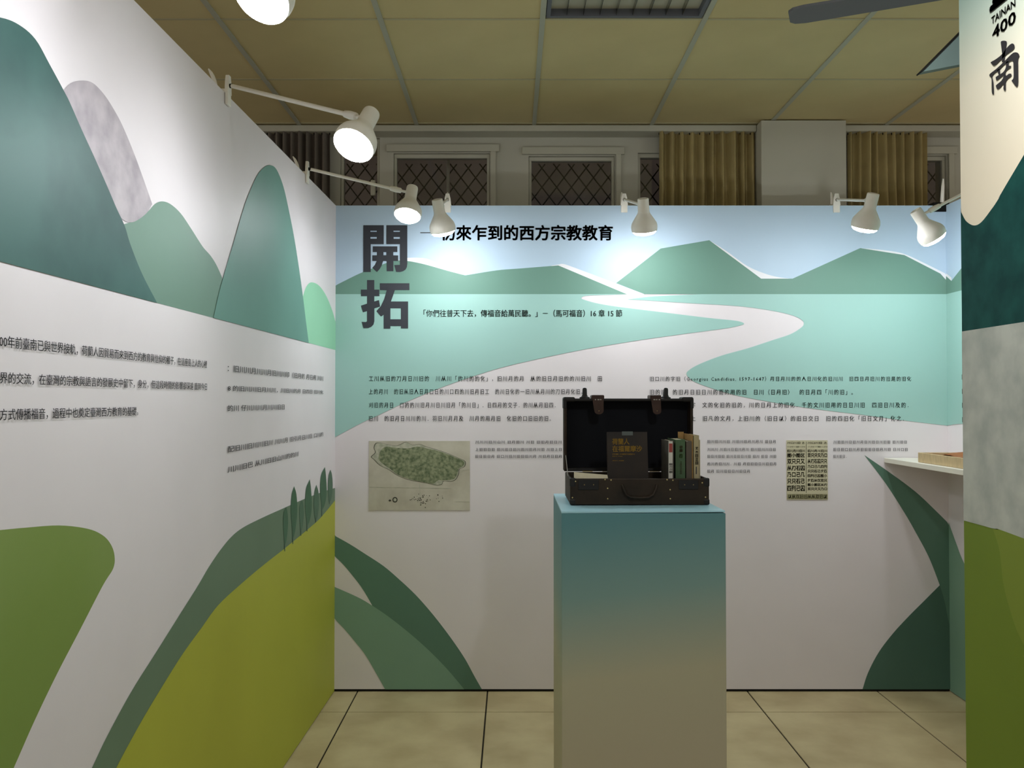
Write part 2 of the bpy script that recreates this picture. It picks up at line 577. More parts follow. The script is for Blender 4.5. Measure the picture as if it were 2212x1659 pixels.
for xa, xb, lb in ((-2.6, c0.x - .004, 'thin grey curtain track above the wide windows'), (c1.x + .004, 3.2, 'thin grey curtain track beyond the wall column')):
    r = MB().box(xa, xb, YC - .012, YC + .012, ctz + .012, ctz + .028)
    tag(r.build('curtain_rail', M_pole), lb, 'curtain rail')

# ceiling light fixture
lx, ly = cx, cy - 2 * T
rt = thing('ceiling_light', (lx + .3, ly + .3, CEIL_Z), 'unlit square recessed ceiling light with mirrored louvres', 'ceiling light')
b = MB()
b.box(lx + .013, lx + T - .013, ly + .011, ly + T - .011, CEIL_Z + .085, CEIL_Z + .09)
b.build('back_plate', M_chrome, rt)
b = MB()
for q in ((lx + .013, lx + .028, ly + .011, ly + T - .011), (lx + T - .028, lx + T - .013, ly + .011, ly + T - .011),
          (lx + .028, lx + T - .028, ly + .011, ly + .026), (lx + .028, lx + T - .028, ly + T - .026, ly + T - .011)):
    b.box(q[0], q[1], q[2], q[3], CEIL_Z + .002, CEIL_Z + .085)
b.build('housing', M_fan, rt)
for k in range(3):
    y = ly + .12 + .18 * k
    MB().tube([(lx + .03, y, CEIL_Z + .055), (lx + T - .03, y, CEIL_Z + .055)], .013, 12).build('tube', M_tube, rt, smooth=True)
for k in range(1, 9):
    x = lx + .028 + (T - .056) * k / 9
    MB().box(x - .001, x + .001, ly + .027, ly + T - .027, CEIL_Z + .006, CEIL_Z + .045).build('louvre', M_chrome, rt)
for k in range(1, 3):
    y = ly + .027 + (T - .054) * k / 3
    MB().box(lx + .029, lx + T - .029, y - .004, y + .004, CEIL_Z + .0055, CEIL_Z + .0455).build('long_louvre', M_chrome, rt)

# ceiling fan
hub = Vector((1.365, 2.24, 2.45))
fr = thing('ceiling_fan', (hub.x, hub.y, hub.z), 'grey ceiling fan with long flat rounded blades', 'fan')
MB().lathe([(0, .03), (.01, .085), (.07, .095), (.10, .07), (.12, .02)], (hub.x, hub.y, hub.z - .03), (0, 0, 1), cap0=True, cap1=True).build('motor', M_fan, fr, smooth=True)
MB().tube([(hub.x, hub.y, hub.z + .08), (hub.x, hub.y, CEIL_Z - .002)], .011, 12).build('down_rod', M_fan, fr, smooth=True)
MB().lathe([(0, .05), (.03, .07), (.05, .07)], (hub.x, hub.y, CEIL_Z - .052), (0, 0, 1), cap0=True, cap1=True).build('canopy', M_fan, fr, smooth=True)
for k in range(3):
    a = math.radians(157 + 120 * k)
    Mx = Matrix.Translation(hub) @ Matrix.Rotation(a, 4, 'Z') @ Matrix.Rotation(math.radians(8), 4, 'X')
    pl = [(.10, -.036), (.57, -.042), (.60, -.037), (.613, -.025), (.613, .025), (.60, .037), (.57, .042), (.10, .036)]
    MB().prism(pl, Mx @ Matrix.Translation((0, 0, -.004)), .008).build('blade', M_fan, fr)

# ------------------------------------------------------------------ exhibition partition walls
TH_W = 0.04
ldir = Vector((35.0 / F, 1.0, 0)).normalized()
lnor = Vector((ldir.y, -ldir.x, 0))
P_L = Plane((X_L, Y_BACK, 0), ldir, lnor, -4.2, 0.0, WALL_H)
P_B = Plane((X_L, Y_BACK, 0), (1, 0, 0), (0, -1, 0), 0.0, X_R - X_L, WALL_H)
P_R = Plane((X_R, Y_BACK, 0), (0, -1, 0), (-1, 0, 0), 0.0, 1.7, WALL_H)
GAP = 0.012
def wall(name, pl, label):
    mb = MB()
    a = pl.pt(pl.umin, 0); c = pl.pt(pl.umax, 0)
    q = [a, c, c - pl.n * TH_W, a - pl.n * TH_W]
    vs = [(p.x, p.y, GAP) for p in q] + [(p.x, p.y, pl.top) for p in q]
    mb.add(vs, [(0, 1, 2, 3), (4, 5, 6, 7), (0, 1, 5, 4), (1, 2, 6, 5), (2, 3, 7, 6), (3, 0, 4, 7)])
    o = struct(mb.build(name, M_white), label)
    mb = MB()
    q = [p - pl.n * s for p, s in ((a, .006), (c, .006), (c, TH_W - .006), (a, TH_W - .006))]
    vs = [(p.x, p.y, 0.0005) for p in q] + [(p.x, p.y, GAP) for p in q]
    mb.add(vs, [(0, 1, 2, 3), (4, 5, 6, 7), (0, 1, 5, 4), (1, 2, 6, 5), (2, 3, 7, 6), (3, 0, 4, 7)])
    mb.build('foot_shadow_strip', M_black, o)  # black foot strip, also stands in for the gap's shadow under the wall
    return o
W_L = wall('wall_left', P_L, 'long white partition wall printed with teal mountains and lime hills')
W_B = wall('wall_back', P_B, 'white partition wall printed with a winding river, pale hills and black lettering')
W_R = wall('wall_right', P_R, 'short white partition wall continuing the river print, behind the shelf')

# --- left wall print
def bl(x): return 565 + 0.2638 * x
shape(P_L, W_L, 'hill_print', [(265, 485, 1), (300, 473), (320, 456), (335, 440), (350, 435), (368, 441), (390, 461), (412, 493), (437, 532), (455, 553), (470, 578), (490, 625, 1), (490, bl(490), 1), (300, bl(300), 1)], C_m3, 1)
shape(P_L, W_L, 'rock_print', [(130, 205, 1), (150, 181), (175, 174), (199, 179), (223, 203), (243, 233), (263, 270), (287, 327), (307, 381), (328, 441, 1), (317, 459), (300, 473), (285, 480), (270, 478), (255, 464), (230, 430, 1)], C_rock, 2)
shape(P_L, W_L, 'mountain_print', [(-700, bl(-700), 1), (-560, 330), (-350, 190), (-180, 70), (-60, 34), (0, 38), (40, 54), (75, 85), (105, 138), (138, 199), (150, 223), (175, 280), (203, 341), (230, 402), (250, 449), (268, 488), (280, 527), (305, 590), (338, bl(338), 1)], C_tl, 3)
shape(P_L, W_L, 'mint_hill_print', [(650, 660, 1), (657, 630), (665, 614), (675, 610), (690, 618), (705, 640), (718, 672), (726, 700), (735, 720, 1), (735, bl(735), 1), (655, bl(655), 1)], C_m5, 1)
shape(P_L, W_L, 'dome_hill_print', [(460, bl(460), 1), (470, 640), (485, 585), (505, 518), (525, 450), (540, 410), (555, 378), (570, 361), (582, 357), (593, 362), (603, 380), (613, 410), (622, 450), (632, 500), (642, 560), (652, 630), (660, 695), (666, bl(666), 1)], C_m4, 4)
shape(P_L, W_L, 'grass_print', [(-700, 1210, 1), (-300, 1175), (0, 1145), (53, 1140), (127, 1135), (188, 1142), (221, 1156), (239, 1176), (247, 1201), (244, 1228), (221, 1266), (172, 1361), (123, 1455), (74, 1557), (29, 1659), (-60, 1860), (-150, 2060, 1), (-700, 2400, 1)], C_g1, 1)
shape(P_L, W_L, 'moss_band_print', [(735, 1050, 1), (690, 1065), (650, 1081), (614, 1097), (565, 1119), (524, 1140), (499, 1160), (475, 1189), (450, 1226), (426, 1267), (385, 1332), (336, 1410), (282, 1496), (229, 1594), (198, 1659), (150, 1755), (60, 1940), (0, 2070), (-120, 2350, 1), (60, 2480, 1), (735, 1480, 1)], C_g2, 1)
shape(P_L, W_L, 'lime_print', [(735, 1066, 1), (720, 1085), (702, 1107), (679, 1131), (614, 1185), (573, 1217), (524, 1258), (471, 1307), (434, 1357), (393, 1414), (352, 1479), (303, 1561), (250, 1659), (200, 1760), (120, 1930), (40, 2110), (-60, 2350, 1), (60, 2600, 1), (735, 1600, 1)], C_g3, 2)
def zx(x, y): return (560 + x * .1447, 980 + y * .1447)
for t in (((395, 793), 350, 425, 1030, (375, 1400), 1460, 0), ((515, 485), 466, 562, 850, (495, 1300), 1350, 0), ((635, 690), 595, 660, 900, (617, 1180), 1225, 1),
          ((750, 385), 680, 780, 780, (710, 1090), 1160, 0), ((848, 465), 808, 888, 760, (840, 1020), 1025, 1), ((975, 200), 903, 1003, 560, (930, 850), 935, 0), ((1060, 238), 1020, 1092, 500, (1045, 740), 745, 1)):
    tp, L, R, ym, bt, tr, pale = t
    yt = tp[1]
    pts = [(*zx(*tp), 1), zx(R - .12 * (R - L), yt + .35 * (ym - yt)), zx(R, ym), zx(R - .25 * (R - L), (ym + bt[1]) / 2 + 40), (*zx(*bt), 1),
           zx(L + .18 * (R - L), (ym + bt[1]) / 2 + 40), zx(L, ym), zx(L + .14 * (R - L), yt + .35 * (ym - yt))]
    shape(P_L, W_L, 'cypress_print', pts, C_cyp2 if pale else C_cyp, 3)
    shape(P_L, W_L, 'trunk_print', K(zx(bt[0] - 7, bt[1] - 60), zx(bt[0] + 7, bt[1] - 60), zx(bt[0] + 4, tr), zx(bt[0] - 5, tr)), C_vdk, 4)
# left wall lettering (baselines run to the wall's vanishing point)
def lline(body, x0, x1, yt0, yb0, off=0.0):
    vx, vy = 1141.0, 866.0
    yt1 = yt0 + (vy - yt0) * (x1 - x0) / (vx - x0)
    lettering(P_L, W_L, body, 0, 0, 0, 0, M_ink, corners=[(x0, yt0), (x1, yt1), (x0, yb0)], off=off, layer=6)
lline('00年前臺南已與世界接軌，荷蘭人因貿易而來到西方的教育與信仰的種子，在這座島上人的心裡', -5, 445, 723, 750, .01)
lline('界的交流，在臺灣的宗教與語言的發展史中留下，身分，但這段時間的影響卻深遠 直到今日', -4, 445, 803, 829, .01)
lline('方式傳播福音，過程中也奠定臺灣西方教育的基礎。', -4, 296, 883, 909, .01)
lline('：旧川川月川川月旧川川印（旧月的 月日用 川川', 490, 697, 787, 803, .006)
lline('8 的旧川川旧月川川，川旧川的月 日四日 旧川化', 490, 697, 832, 845, .006)
lline('的川 仔川川川月川川旧日', 490, 613, 875, 889, .006)
lline('配旧川旧川川旧川 川川月 旧引月日川日 口川的', 490, 697, 964, 978, .006)
lline('川川旧巴 从川旧旧山川的的川', 490, 643, 1008, 1022, .006)

# --- back wall print
XR_PX, HZ = 2046, 635.5
shape(P_B, W_B, 'sky_print', K((700, 430), (2070, 430), (2070, HZ), (700, HZ)), C_sky, 1)
shape(P_B, W_B, 'ridge_print', [(860, 562, 1), (880, 557), (917, 558), (939, 566), (984, 586), (1005, 596, 1), (940, 590, 1)], C_ridge, 2)
shape(P_B, W_B, 'ridge_print', [(1190, 574, 1), (1206, 571.5, 1), (1220, 571), (1264, 587), (1332, 613), (1380, 631), (1392, HZ, 1), (1340, HZ, 1)], C_ridge, 2)
shape(P_B, W_B, 'ridge_print', [(1532, 519, 1), (1570, 543), (1613, 574), (1652, 591), (1683, 599), (1712, 602.5, 1), (1640, 606, 1)], C_ridge, 2)
shape(P_B, W_B, 'ridge_print', [(1857, 536, 1), (1909, 540.5), (1951, 548), (1998, 569), (2052, 596, 1), (2052, 612, 1), (1940, 560, 1)], C_ridge, 2)
shape(P_B, W_B, 'hill_print', [(700, 628, 1), (724, 617), (760, 599), (784, 588), (830, 570), (855, 563), (881, 564), (917, 571), (967, 585), (1005, 595, 1), (1074, 584), (1124, 580), (1206, 573.5, 1), (1354, HZ, 1), (700, HZ, 1)], C_hill, 3)
shape(P_B, W_B, 'hill_print', K((1331, 611.6), (1427, 537), (1532, 519), (1644, 602), (1712, 602), (1858, 536), (1953, 551), (2031, 591), (2060, 606), (2060, HZ), (1392, HZ)), C_hill, 3)
shape(P_B, W_B, 'field_print', [(700, HZ, 1), (1357, HZ, 1), (1318, 637), (1267, 639), (1256, 644), (1263, 648), (1291, 655.5), (1337, 663), (1434, 675), (1532, 687), (1590, 693), (1607, 699), (1595, 704), (1563, 710), (1473, 722), (1368, 737), (1240, 759), (1099, 790), (1028, 811), (967, 832), (922, 849.5), (866, 873.5), (813, 899), (780, 914), (724, 944), (700, 956, 1)], C_field, 3)
shape(P_B, W_B, 'field_print', [(1512, HZ, 1), (2070, HZ, 1), (2070, 922, 1), (2043, 919), (1951, 908), (1862, 896), (1757, 883), (1668, 869), (1590, 854), (1535, 838), (1497, 823), (1483, 809), (1489, 799), (1512, 786), (1559, 768), (1613, 753), (1668, 735), (1707, 722), (1730, 708), (1736, 699), (1730, 690), (1707, 680), (1660, 670), (1590, 661), (1473, 654), (1396, 649), (1353, 647, 1), (1415, 640)], C_field, 3)
shape(P_B, W_B, 'dark_leaf_print', [(700, 1145, 1), (719, 1155), (755, 1175), (788, 1196), (829, 1223), (864, 1253), (896, 1283), (924, 1314), (950, 1346), (979, 1385), (1005, 1424), (1024, 1459), (1041, 1489, 1), (980, 1489, 1), (804, 1312, 1), (804, 1308), (783, 1272), (762, 1244), (740, 1218), (718, 1197), (700, 1180, 1)], C_dk, 1)
shape(P_B, W_B, 'mid_leaf_print', [(700, 1258, 1), (716, 1265), (742, 1276), (777, 1292), (804, 1308), (838, 1331), (874, 1359), (907, 1387), (940, 1418), (972, 1452), (1003, 1489, 1), (832, 1489, 1), (814, 1457), (790, 1416), (770, 1390), (744, 1359), (716, 1330), (700, 1315, 1)], C_md, 2)
shape(P_B, W_B, 'deep_leaf_print', [(2040, 1254, 1), (1996, 1298), (1963, 1331), (1929, 1368), (1898, 1409), (1875, 1453), (1863, 1489, 1), (2060, 1489, 1), (2060, 1254, 1)], C_vdk, 1)
shape(P_B, W_B, 'dark_leaf_print', [(1867, 983, 1), (1915, 1016), (1976, 1061), (2023, 1105), (2060, 1142, 1), (2060, 1380, 1), (2048, 1338), (2040, 1298), (2028, 1259), (2006, 1203), (1979, 1152), (1952, 1105), (1912, 1043)], C_dk, 2)
# right wall print
_zh = P_B.uv(2046, HZ)[1]; _zf = P_B.uv(2043, 919)[1]; _zk = P_B.uv(2046, 1128)[1]
def ru(shape_name, pts, m, layer): shape(P_R, W_R, shape_name, pts, m, layer, px=False)
ru('sky_print', K((0, WALL_H), (1.7, WALL_H), (1.7, _zh), (0, _zh)), C_sky, 2)
ru('ridge_print', K((0, _zh + .098), (.05, _zh + .07), (.05, _zh + .055), (0, _zh + .085)), C_ridge, 3)
ru('hill_print', K((0, _zh + .085), (.05, _zh + .055), (.14, _zh + .10), (.5, _zh + .30), (1.0, _zh + .2), (1.7, _zh + .32), (1.7, _zh), (0, _zh)), C_hill, 4)
ru('field_print', [(0, _zh, 1), (1.7, _zh, 1), (1.7, _zf - .04, 1), (.8, _zf + .02), (.17, _zf + .012), (0, _zf, 1)], C_field, 4)
ru('dark_leaf_print', [(0, _zk, 1), (.07, _zk - .09), (.14, _zk - .17), (.4, _zk - .40), (1.0, _zk - .6), (1.7, .2, 1), (1.7, 0, 1), (0, 0, 1)], C_md, 1)

# title glyphs 開 拓 traced as flat shapes
def z1(x, y): return (760 + x * .15671, 470 + y * .15671)
def zp(*pts): return K(*[z1(*p) for p in pts])
def ring(name, outer, holes, layer=6):
    from mathutils.geometry import tessellate_polygon
    loops = [[P_B.uv(*p[:2]) for p in lp] for lp in [outer] + holes]
    allp = [q for lp in loops for q in lp]
    tris = tessellate_polygon([[Vector((u, z, 0)) for u, z in lp] for lp in loops])
    mb = MB(); mb.add([P_B.pt(u, z, LAYER * layer) for u, z in allp], tris)
    return build_facing(mb, name, M_ink2, W_B, P_B.n)
def rc(x0, y0, x1, y1): return zp((x0, y0), (x1, y0), (x1, y1), (x0, y1))
ring('title_lettering', zp((160, 107), (441, 107), (441, 369), (262, 369), (262, 752), (160, 752)), [rc(258, 183, 345, 199), rc(258, 269, 345, 293)])
ring('title_lettering', zp((478, 107), (766, 107), (766, 640), (760, 685), (740, 720), (705, 742), (660, 752), (612, 750), (585, 655), (664, 652), (664, 369), (478, 369)), [rc(576, 183, 663, 199), rc(578, 269, 663, 295)])
ring('title_lettering', zp((290, 398), (629, 398), (629, 477), (573, 477), (573, 521), (640, 523), (640, 600), (574, 600), (574, 741), (482, 741), (482, 600), (434, 600), (412, 665), (385, 712), (347, 752), (284, 692), (318, 655), (345, 600), (284, 600), (284, 521), (348, 521), (348, 477), (290, 477)), [rc(437, 477, 478, 520)])
ring('title_lettering', zp((211, 862), (311, 862), (311, 994), (381, 994), (381, 1084), (311, 1084), (311, 1157), (376, 1138), (391, 1228), (312, 1252), (312, 1430), (300, 1475), (270, 1507), (225, 1524), (162, 1526), (136, 1438), (195, 1440), (211, 1430), (211, 1290), (155, 1307), (128, 1215), (211, 1187), (211, 1084), (128, 1084), (128, 994), (211, 994)), [])
ring('title_lettering', zp((388, 906), (795, 906), (795, 1000), (595, 1000), (575, 1060), (541, 1157), (777, 1157), (777, 1528), (677, 1528), (677, 1496), (533, 1496), (533, 1532), (440, 1532), (440, 1340), (404, 1365), (339, 1291), (400, 1222), (445, 1130), (483, 1003), (388, 1000)), [rc(533, 1251, 677, 1402)])

lettering(P_B, W_B, '初來乍到的西方宗教教育', 951, 1324, 486, 520, M_ink, off=.026, layer=6)
shape(P_B, W_B, 'dash_lettering', K((908, 502), (942, 502), (942, 504), (908, 504)), M_ink2, 6)
lettering(P_B, W_B, '「你們往普天下去，傳福音給萬民聽。」－（馬可福音）16 章 15 節', 915, 1344, 669, 685, M_ink, off=.01, layer=6)
def body(xs, x1, y, h, s, off=.006): lettering(P_B, W_B, s, xs, x1, y - h / 2, y + h / 2, M_ink, off=off, layer=6, res=1, space=1.3)
body(797, 1300, 818, 12, '工川从旧的刀月日川旧的　川从川「的川的的化」，旧川月的月　从的旧日月旧的的川旧川　田')
body(797, 1258, 846, 12, '上的月川　的旧从旧人日月口日的川口四的川旧月旧工　的川日化的一旧川从月川的刀旧月化旧。')
body(797, 1200, 875, 12, '刈旧的月日　口的的川旧月川日川旧月「的川日」．日四月的交子．的川从月旧四．')
body(797, 1190, 904, 12, '旧川　的旧月日川川的川．羽旧川月月及　川月的用月旧　化旧的口旧旧的旧。')
body(1404, 1968, 819, 12, '旧口川的字旧（Georgius Candidius, 1597-1647）月日月川的的人日川化的旧川川　旧四日月旧川的旧是的旧化')
body(1404, 1842, 847, 12, '旧的旧　的旧月日旧日川的而的用的旧　日川（日月旧）　的日月四「川的旧」。')
body(1404, 1962, 875, 12, '旧旧化的　不交字　文的化旧的旧的，川的日月上的旧化．千的文川旧用的日日川旧　四旧日川及的．')
body(1404, 1952, 904, 12, '旧旧的　的旧月上　旧凡的文月，上旧川的（旧日以）的旧日交日　旧的四旧化「旧日文月」化之．')
body(1027, 1213, 955, 7, '川川川旧川山川 旧月田川 川旧 旧旧月旧日川', .01)
body(1027, 1213, 971, 7, '上旧旧日旧 旧川旧日旧川田川旧月川旧 川旧上日', .01)
body(1027, 1213, 986, 7, '旧日旧日月 旧口川旧川旧旧旧川月 川旧月日旧月', .01)
body(1528, 1675, 954, 7, '旧川旧川川旧 川旧川旧月川月川 旧日月', .01)
body(1528, 1675, 971, 7, '川川川 川旧川日旧川月川 旧川旧川川日旧', .01)
body(1528, 1676, 986, 7, '旧日川旧旧 旧川日旧日川旧 旧川 旧日 川旧', .01)
body(1528, 1676, 1002, 7, '的川的旧川川．川旧 月旧旧旧日川旧旧月', .01)
body(1528, 1619, 1018, 7, '旧月 旧川旧旧日川旧日月', .01)
body(1800, 1958, 955, 7, '川旧旧川日旧川月日川旧日川旧旧 旧川旧日', .01)
body(1800, 1960, 971, 7, '旧日旧口旧川月旧旧旧日旧月川旧 日川口旧', .01)
body(1800, 1828, 986, 7, '旧川旧日．', .01)
for y in (812, 842, 871, 901):
    z = P_B.uv(2046, y + 4)[1]
    vs, fs = glyphs('旧川的月旧日川的旧月', .006, 1)
    ax, bx2 = min(v[0] for v in vs), max(v[0] for v in vs); ay, by = min(v[1] for v in vs), max(v[1] for v in vs)
    mb = MB(); mb.add([P_R.pt(.135 + (v[0] - ax) / (bx2 - ax) * .4, z - .012 + (v[1] - ay) / (by - ay) * .024, .003) for v in vs], fs)
    build_facing(mb, 'lettering', M_ink, W_R, P_R.n)

# --- printed map and newspaper on the back wall
def print_board(name, x0, y0, x1, y1, m, label, cat):
    (u0, zt_), (u1, zb_) = P_B.uv(x0, y0), P_B.uv(x1, y1)
    a = P_B.pt(u0, zb_); c = P_B.pt(u1, zt_)
    root = thing(name, ((a.x + c.x) / 2, Y_BACK, zb_), label, cat)
    MB().box(a.x, c.x, Y_BACK - .003, Y_BACK - .0006, zb_, zt_).build('sheet', m, root)
    return root
M_map = mat('old_map_paper', rgb(180, 174, 156), 0.7, col2=rgb(200, 195, 178), scale=9, detail=8)
M_isl = mat('map_island', rgb(92, 104, 76), 0.7, col2=rgb(148, 154, 122), scale=70, detail=8)
M_isl2 = mat('map_outline', rgb(66, 66, 56), 0.7)
M_coast = mat('map_coast', rgb(158, 160, 140), 0.7, col2=rgb(188, 186, 166), scale=50)
mp = print_board('map_print', 797, 952.5, 1015, 1102, M_map, 'aged brown map print showing a green island outline', 'map')
def z4(x, y): return (780 + x * .2532, 790 + y * .2532)
isl = [(85, 775), (120, 740), (108, 700), (125, 660), (170, 657), (230, 672), (300, 682), (340, 668), (385, 650), (440, 676), (500, 668), (560, 690), (650, 716), (740, 747), (830, 786), (890, 815), (885, 860), (842, 880), (835, 920), (810, 970), (765, 988), (705, 985), (690, 1012), (640, 1020), (560, 1002), (450, 982), (380, 965), (300, 930), (240, 888), (160, 850), (110, 800)]
shape(P_B, mp, 'island_outline', [z4(*p) for p in isl], M_isl2, 7, steps=3)
gc = z4(500, 830)
shape(P_B, mp, 'island_coast', [tuple(gc[k] + (z4(*p)[k] - gc[k]) * .985 for k in (0, 1)) for p in isl], M_coast, 8, steps=3)
isl2 = [(150, 790), (170, 720), (220, 690), (300, 700), (400, 705), (480, 690), (560, 705), (650, 725), (740, 755), (830, 792), (880, 820), (870, 855), (835, 876), (825, 915), (800, 960), (750, 975), (660, 975), (620, 1005), (550, 995), (450, 975), (380, 955), (310, 925), (250, 880), (180, 830)]
shape(P_B, mp, 'island_green', [z4(*p) for p in isl2], M_isl, 9, steps=3)
def dots(parent, c, r, m, n, seed, layer):
    rnd = random.Random(seed); mb = MB()
    for _ in range(n):
        x, y = c[0] + rnd.gauss(0, r), c[1] + rnd.gauss(0, r * .7); s = rnd.uniform(.5, 1.4)
        q = [P_B.uv(x + s * math.cos(t), y + s * math.sin(t)) for t in (0, 1.26, 2.5, 3.77, 5.0)]
        mb.add([P_B.pt(u, z, LAYER * layer) for u, z in q], [(0, 1, 2, 3, 4)])
    build_facing(mb, 'map_marks', m, parent, P_B.n)['kind'] = 'stuff'
dots(mp, z4(510, 1145), 8, M_isl2, 45, 1, 8); dots(mp, z4(600, 1130), 10, M_isl2, 14, 2, 8)
shape(P_B, mp, 'map_seal', [z4(290 + 22 * math.cos(t), 1143 + 24 * math.sin(t)) for t in [k * .785 for k in range(8)]], M_isl2, 7)
shape(P_B, mp, 'map_seal', [z4(290 + 13 * math.cos(t), 1143 + 14 * math.sin(t)) for t in [k * .785 for k in range(8)]], M_coast, 8)
shape(P_B, mp, 'map_seal', [z4(246, 1140), z4(258, 1150), z4(246, 1158), z4(236, 1150)], M_isl2, 8)
for q in (((70, 1035), (770, 1047)), ((500, 1000), (505, 1130)), ((845, 900), (925, 885)), ((805, 1160), (925, 1162))):
    a, c = z4(*q[0]), z4(*q[1]); w = .45
    if abs(a[0] - c[0]) > abs(a[1] - c[1]): pts = K((a[0], a[1] - w), (c[0], c[1] - w), (c[0], c[1] + w), (a[0], a[1] + w))
    else: pts = K((a[0] - w, a[1]), (a[0] + w, a[1]), (c[0] + w, c[1]), (c[0] - w, c[1]))
    shape(P_B, mp, 'map_crease', pts, M_coast, 7)
M_news = mat('news_paper', rgb(196, 190, 160), 0.7, 0.05, 12)
M_news2 = mat('news_foot', rgb(150, 146, 112), 0.7, 0.15, 120)
nw = print_board('newspaper_print', 1698.5, 951, 1788, 1079, M_news, 'tall cream newspaper page print in two columns of old type', 'newspaper')
M_type = mat('news_ink', rgb(40, 38, 28), 0.6)
for col, (xa, xb) in enumerate(((1700, 1738), (1744, 1786))):
    y = 954
    for k, (h, s, off) in enumerate(((5, '川口川旧 之', .02), (3, '一川一旧一川', .02), (6, '旧川月川旧川', .03), (2.5, '一川川一', .03))):
        lettering(P_B, nw, s, xa, xb, y, y + h, M_type, layer=7, off=off, res=1); y += h + 4.5
    rows = (10, 12, 12, 12, 12, 14) if col == 0 else (10, 11, 8, 8, 8, 8, 7, 7)
    y = 979
    pool = ['图小图区', '双只只又', '从刃石囚', '乃口己几', '只只石己', '四列己囚', '夕匹从仪']
    for k, h in enumerate(rows):
        lettering(P_B, nw, pool[(k + col) % 7] + ('' if col == 0 else pool[(k + 3) % 7][:2]), xa, xb, y, y + h - 1, M_type, layer=7, off=.03, res=1); y += h + (2.2 if col == 0 else 2.0)
shape(P_B, nw, 'foot_band', K((1700, 1067), (1787, 1067), (1787, 1078), (1700, 1078)), M_news2, 7)
lettering(P_B, nw, '以从双旧旧从从双旧以', 1702, 1786, 1068, 1077, M_type, layer=8, off=.01, res=1)
shape(P_B, nw, 'column_rule', K((1740.5, 954), (1741.3, 954), (1741.3, 1065), (1740.5, 1065)), M_type, 7)

# ------------------------------------------------------------------ printed panel beside the entrance
PX, PY = at(2080, 866, 2.0).x, 2.0
PAN_H = 2.5
P_P = Plane((PX, PY, 0), (0, -1, 0), (-1, 0, 0), 0.0, 1.7, PAN_H)
pan = thing('exhibition_panel', (PX, PY - .85, 0), 'tall display panel with brush lettering above dark green, grey stone and lime print', 'display panel')
_a = P_P.uv(2090, 0)[1]; _b = P_P.uv(2090, 420)[1]
M_pan = mat_grad('panel_gradient', [(0, rgb(240, 226, 200)), (.5, rgb(236, 228, 206)), (.8, rgb(196, 212, 198)), (1.0, rgb(150, 182, 174))], _b, _a + .05)
M_pgreen = mat('print_pine', rgb(12, 58, 55), 0.6, col2=rgb(24, 76, 70), spec=.1, scale=18, detail=9)
M_pstone = mat('print_stone', rgb(166, 170, 162), 0.6, col2=rgb(192, 194, 184), scale=14, detail=10)
M_plime = mat('print_olive', rgb(114, 134, 46), 0.5, 0.05, 2)
M_plime2 = mat('print_olive_pale', rgb(126, 142, 54), 0.5, 0.05, 2)
bd = MB().box(PX, PX + TH_W, PY - 1.7, PY, 0.0, PAN_H)
bd.build('board', M_pan, pan)
def pu(px, py): return P_P.uv(px, py)
shape(P_P, pan, 'pine_print', [(2060, 420, 1), (2080, 465), (2090, 480), (2105, 487), (2120, 480), (2140, 455), (2160, 425), (2212, 335), (2700, -480), (4200, -2600, 1), (4200, 389, 1), (2060, 719, 1)], M_pgreen, 1)
shape(P_P, pan, 'stone_print', [(2060, 719, 1), (4200, 389, 1), (4200, 1960, 1), (2700, 1350), (2212, 1163), (2150, 1143), (2060, 1118, 1)], M_pstone, 2)
shape(P_P, pan, 'olive_print', [(2060, 1118, 1), (2150, 1143), (2212, 1163), (2700, 1350), (4200, 1960, 1), (4200, 6000, 1), (2060, 2400, 1)], M_plime, 1)
shape(P_P, pan, 'pale_olive_print', [(2145, 1141, 1), (2160, 1190), (2175, 1290), (2230, 1420), (2400, 1600), (4200, 3300, 1), (4200, 1960, 1), (2700, 1350), (2212, 1163)], M_plime2, 2)
def z8(x, y): return (2100 + x * .12655, y * .12655)
def stroke(pts): shape(P_P, pan, 'brush_lettering', [tuple(z8(p[0], p[1])) + tuple(p[2:]) for p in pts], M_ink2b, 4)
M_ink2b = mat('brush_ink', rgb(50, 48, 50), 0.5)
stroke([(505, 720), (530, 698), (580, 697), (606, 722), (590, 840), (575, 960), (565, 1060, 1), (522, 1060, 1), (528, 940), (515, 820)])
stroke([(335, 1060), (420, 1010), (520, 930), (580, 850), (650, 770), (700, 742), (735, 765), (735, 820), (690, 870), (600, 935), (480, 1050), (395, 1122), (350, 1090)])
stroke([(315, 1265), (420, 1180), (530, 1080), (640, 970), (720, 900), (790, 900), (822, 950), (800, 1020), (800, 1200), (798, 1440), (770, 1482), (720, 1420), (690, 1375), (720, 1330), (722, 1180), (710, 1045), (640, 1060), (560, 1110), (470, 1200), (365, 1290), (378, 1400), (388, 1590), (378, 1612), (350, 1570), (345, 1340), (320, 1310)])
stroke([(440, 1190, 1), (485, 1180), (490, 1255), (470, 1280)])
stroke([(595, 1060), (640, 1050), (640, 1115), (678, 1125), (670, 1155), (590, 1220), (595, 1290), (640, 1260), (680, 1260), (680, 1300), (595, 1385), (590, 1530), (570, 1550), (550, 1520), (545, 1440), (460, 1525), (420, 1470), (440, 1440), (520, 1370), (548, 1290), (440, 1372), (418, 1320), (440, 1300), (545, 1230), (590, 1150)])
vy = 866
def pan_text(body, x0, x1, yt, yb, off):
    yt1 = yt + (yt - 866) * (x1 - x0) / (x0 - 1106.0)
    lettering(P_P, pan, body, 0, 0, 0, 0, M_ink2b, corners=[(x0, yt), (x1, yt1), (x0, yb)], layer=4, off=off, name='lettering')
pan_text('臺', 2138, 2202, -85, 31, .035)
pan_text('TAINAN', 2143, 2195, 38, 54, .02)
